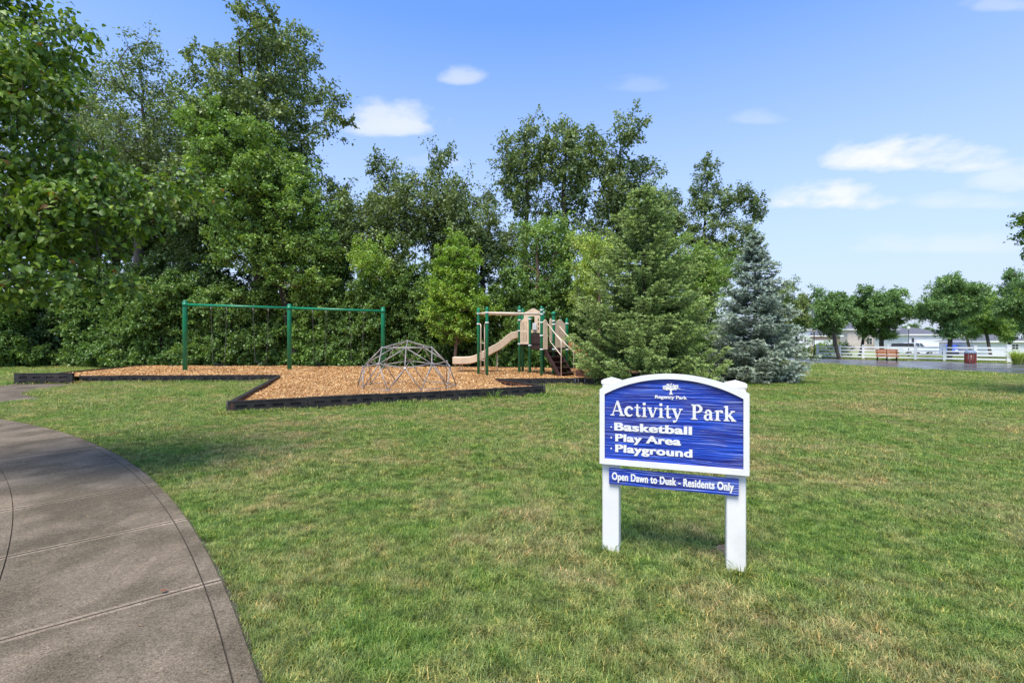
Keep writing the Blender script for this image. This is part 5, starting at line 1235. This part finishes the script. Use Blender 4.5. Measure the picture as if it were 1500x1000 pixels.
for i, (x, y, l_) in enumerate(((.69, 3.31, 'long grass left uncut around the left sign post'), (1.46, 3.05, 'dry long grass around the foot of the right sign post'))):
    tuft('grass_tuft', (x, y, 0), 70, .13, .17, l_, M['grass'], 8 + i, .0022)
for i in range(16):
    t = i / 15; x = -5.8 + 6.6 * t; y = 9.8 + 3.45 * t - .08
    if i % 3 == 0:
        pass

rng = np.random.default_rng(55); n = 150; aa = rng.uniform(R(30), R(70), n); rr_ = SR - SW * rng.random(n) ** .6
P = np.c_[SC.x + rr_ * np.cos(aa), SC.y + rr_ * np.sin(aa), np.full(n, .034)]; ax = unit(np.c_[rng.normal(size=(n, 2)), np.zeros(n)]); nr = unit(rng.normal(size=(n, 3)) * .15 + np.array([0, 0, 1.])); L = rng.uniform(.006, .022, n)
V, T = leaves(rng, P, ax, nr, L, L * .7, rng.random(n))
tag(link(bpy.data.objects.new('leaf_litter', np_mesh('leaf_litter', V, np.arange(len(V)).reshape(-1, 4), simple('dry_leaf_bits', (.34, .22, .10), .8, .3, 30, space='world'), T))), 'tiny dry leaf bits scattered over the sidewalk', 'leaf litter', kind='stuff')
for (x, y, lab) in ((px(234, 2.79), 2.79, 'curled red brown fallen leaf on the sidewalk joint in the foreground'), (px(196, 5.41), 5.41, 'small red brown fallen leaf near the curved edge of the sidewalk')):
    V, Fc, T = leaf_geo(np.zeros((1, 3)), np.array([[.7, .7, .1]]), np.array([[0, .1, 1.]]), np.array([.042]), np.array([1.]))
    o = link(bpy.data.objects.new('fallen_leaf', np_mesh('fallen_leaf', V, Fc, simple('red_brown_leaf', (.30, .09, .04), .6, .2, 30), T, smooth=True))); o.location = (x, y, .042); tag(o, lab, 'leaf', 'fallen leaves on the sidewalk')

# ------------------------------------------------------------------ grass: one mass of blades, instanced clumps in geometry nodes
def clump(seed, n, rad, h, wdt, lay):
    rng = np.random.default_rng(seed); a = rng.uniform(0, 6.283, n); rr_ = rad * rng.random(n) ** .5; base = np.c_[rr_ * np.cos(a), rr_ * np.sin(a), np.full(n, -.005)]
    d = rng.uniform(0, 6.283, n); ln = rng.uniform(.15, lay, n) * h; hh = h * rng.uniform(.45, 1.1, n); out_ = np.c_[np.cos(d) * ln, np.sin(d) * ln, np.zeros(n)]
    sd = np.c_[-np.sin(d), np.cos(d), np.zeros(n)] * (wdt * rng.uniform(.6, 1.3, n))[:, None]; up = np.c_[np.zeros(n), np.zeros(n), hh]
    m1 = base + out_ * .35 + up * .62; tip = base + out_ + up * rng.uniform(.75, 1.0, n)[:, None]
    V = np.stack([base - sd, base + sd, m1 + sd * .8, m1 - sd * .8, tip], 1).reshape(-1, 3); i5 = np.arange(n)[:, None] * 5
    Fc = np.concatenate([(i5 + np.array([[0, 1, 2]])), (i5 + np.array([[0, 2, 3]])), (i5 + np.array([[3, 2, 4]]))])
    return bpy.data.objects.new('blade_source', np_mesh('blade_source', V, Fc, M['grass'], np.repeat(rng.random(n), 5)))
rng = np.random.default_rng(123)
pts_ = []
def region(n, y0, y1, xl=None, xr=None):
    Y = np.sqrt(rng.uniform(y0 * y0, y1 * y1, n)); X = rng.uniform(-1.13, 1.13, n) * Y
    return X, Y
regs = [(26000, 1.6, 5.0, 1.0), (30000, 5.0, 10.0, 1.35), (42000, 10.0, 20.0, 2.1), (30000, 20, 45.0, 3.6)]
XS, YS, SS, = [], [], []
for n, a_, c_, s in regs:
    X, Y = region(n, a_, c_); XS.append(X); YS.append(Y); SS.append(np.full(n, s) * (.85 + .35 * (Y - a_) / (c_ - a_)))
X = np.concatenate(XS); Y = np.concatenate(YS); S = np.concatenate(SS)
rad = np.hypot(X - SC.x, Y - SC.y); angp = np.arctan2(Y - SC.y, X - SC.x)
off_walk = (rad > SR - .004) | (rad < SR - SW - .03)
ok = off_walk & ~inside(Pg, X, Y) & ~inside([(p[0], p[1]) for p in road_poly], X, Y) & ~inside([(-15.2, 16.75), (-17.3, 16.55), (-16.2, 14.2), (-14.6, 12.6), (-12.8, 11.3), (-12.0, 12.3), (-13.6, 13.4), (-14.6, 14.6)], X, Y)
ok &= edge_dist(Pg, X, Y) > .05
ok &= ~((Y > 20) & (np.abs(X) > 1.13 * Y))
ok &= ~((Y > 29) & (X < 12))
X, Y, S = X[ok], Y[ok], S[ok]
# bald spots thin the grass by the sign post and elsewhere
thin = (np.hypot(X - 1.56, Y - 3.45) < .13); keep = ~thin; X, Y, S = X[keep], Y[keep], S[keep]
me = bpy.data.meshes.new('grass'); me.vertices.add(len(X)); me.vertices.foreach_set('co', np.c_[X, Y, np.array([gz(x, y) for x, y in zip(X, Y)])].astype(np.float32).ravel())
for nm, val in (('scl', S * rng.uniform(.75, 1.25, len(X)) * (.82 + .25 * np.sin(X * 1.7 + 1.1 * Y) * np.sin(1.3 * Y)) * (1 + .55 * (edge_dist(Pg, X, Y) < .22)) * (1 - .15 * (np.abs(np.hypot(X - SC.x, Y - SC.y) - SR) < .12))), ('rot', rng.uniform(0, 6.283, len(X)))):
    at = me.attributes.new(nm, 'FLOAT', 'POINT'); at.data.foreach_set('value', val.astype(np.float32))
at = me.attributes.new('idx', 'INT', 'POINT'); at.data.foreach_set('value', rng.integers(0, 4, len(X)).astype(np.int32))
me.update(); me.materials.append(M['grass'])
go = link(bpy.data.objects.new('grass', me)); tag(go, 'short mown grass blades covering the whole lawn', 'grass', kind='stuff')
clumps = [clump(200 + i, 34, .06, .052, .0022, (1.3, .9, 1.6, 1.1)[i]) for i in range(4)]
ng = bpy.data.node_groups.new('grass_nodes', 'GeometryNodeTree')
ng.interface.new_socket('Geometry', in_out='INPUT', socket_type='NodeSocketGeometry'); ng.interface.new_socket('Geometry', in_out='OUTPUT', socket_type='NodeSocketGeometry')
gi = ng.nodes.new('NodeGroupInput'); gou = ng.nodes.new('NodeGroupOutput'); jn = ng.nodes.new('GeometryNodeJoinGeometry')
def named(n_, ty):
    x = ng.nodes.new('GeometryNodeInputNamedAttribute'); x.data_type = ty; x.inputs[0].default_value = n_; return x.outputs[0]
scl, rot, idn = named('scl', 'FLOAT'), named('rot', 'FLOAT'), named('idx', 'INT')
cmb = ng.nodes.new('ShaderNodeCombineXYZ'); ng.links.new(rot, cmb.inputs[2])
for i, cobj in enumerate(clumps):
    oi = ng.nodes.new('GeometryNodeObjectInfo'); oi.inputs['Object'].default_value = cobj
    cp = ng.nodes.new('FunctionNodeCompare'); cp.data_type = 'INT'; cp.operation = 'EQUAL'; ng.links.new(idn, cp.inputs[2]); cp.inputs[3].default_value = i
    ip = ng.nodes.new('GeometryNodeInstanceOnPoints'); ng.links.new(gi.outputs[0], ip.inputs['Points']); ng.links.new(cp.outputs[0], ip.inputs['Selection'])
    ng.links.new(oi.outputs['Geometry'], ip.inputs['Instance']); ng.links.new(cmb.outputs[0], ip.inputs['Rotation']); ng.links.new(scl, ip.inputs['Scale'])
    ng.links.new(ip.outputs[0], jn.inputs[0])
ng.links.new(jn.outputs[0], gou.inputs[0])
md = go.modifiers.new('grass', 'NODES'); md.node_group = ng
print('TRIANGLES in trees', TRI)
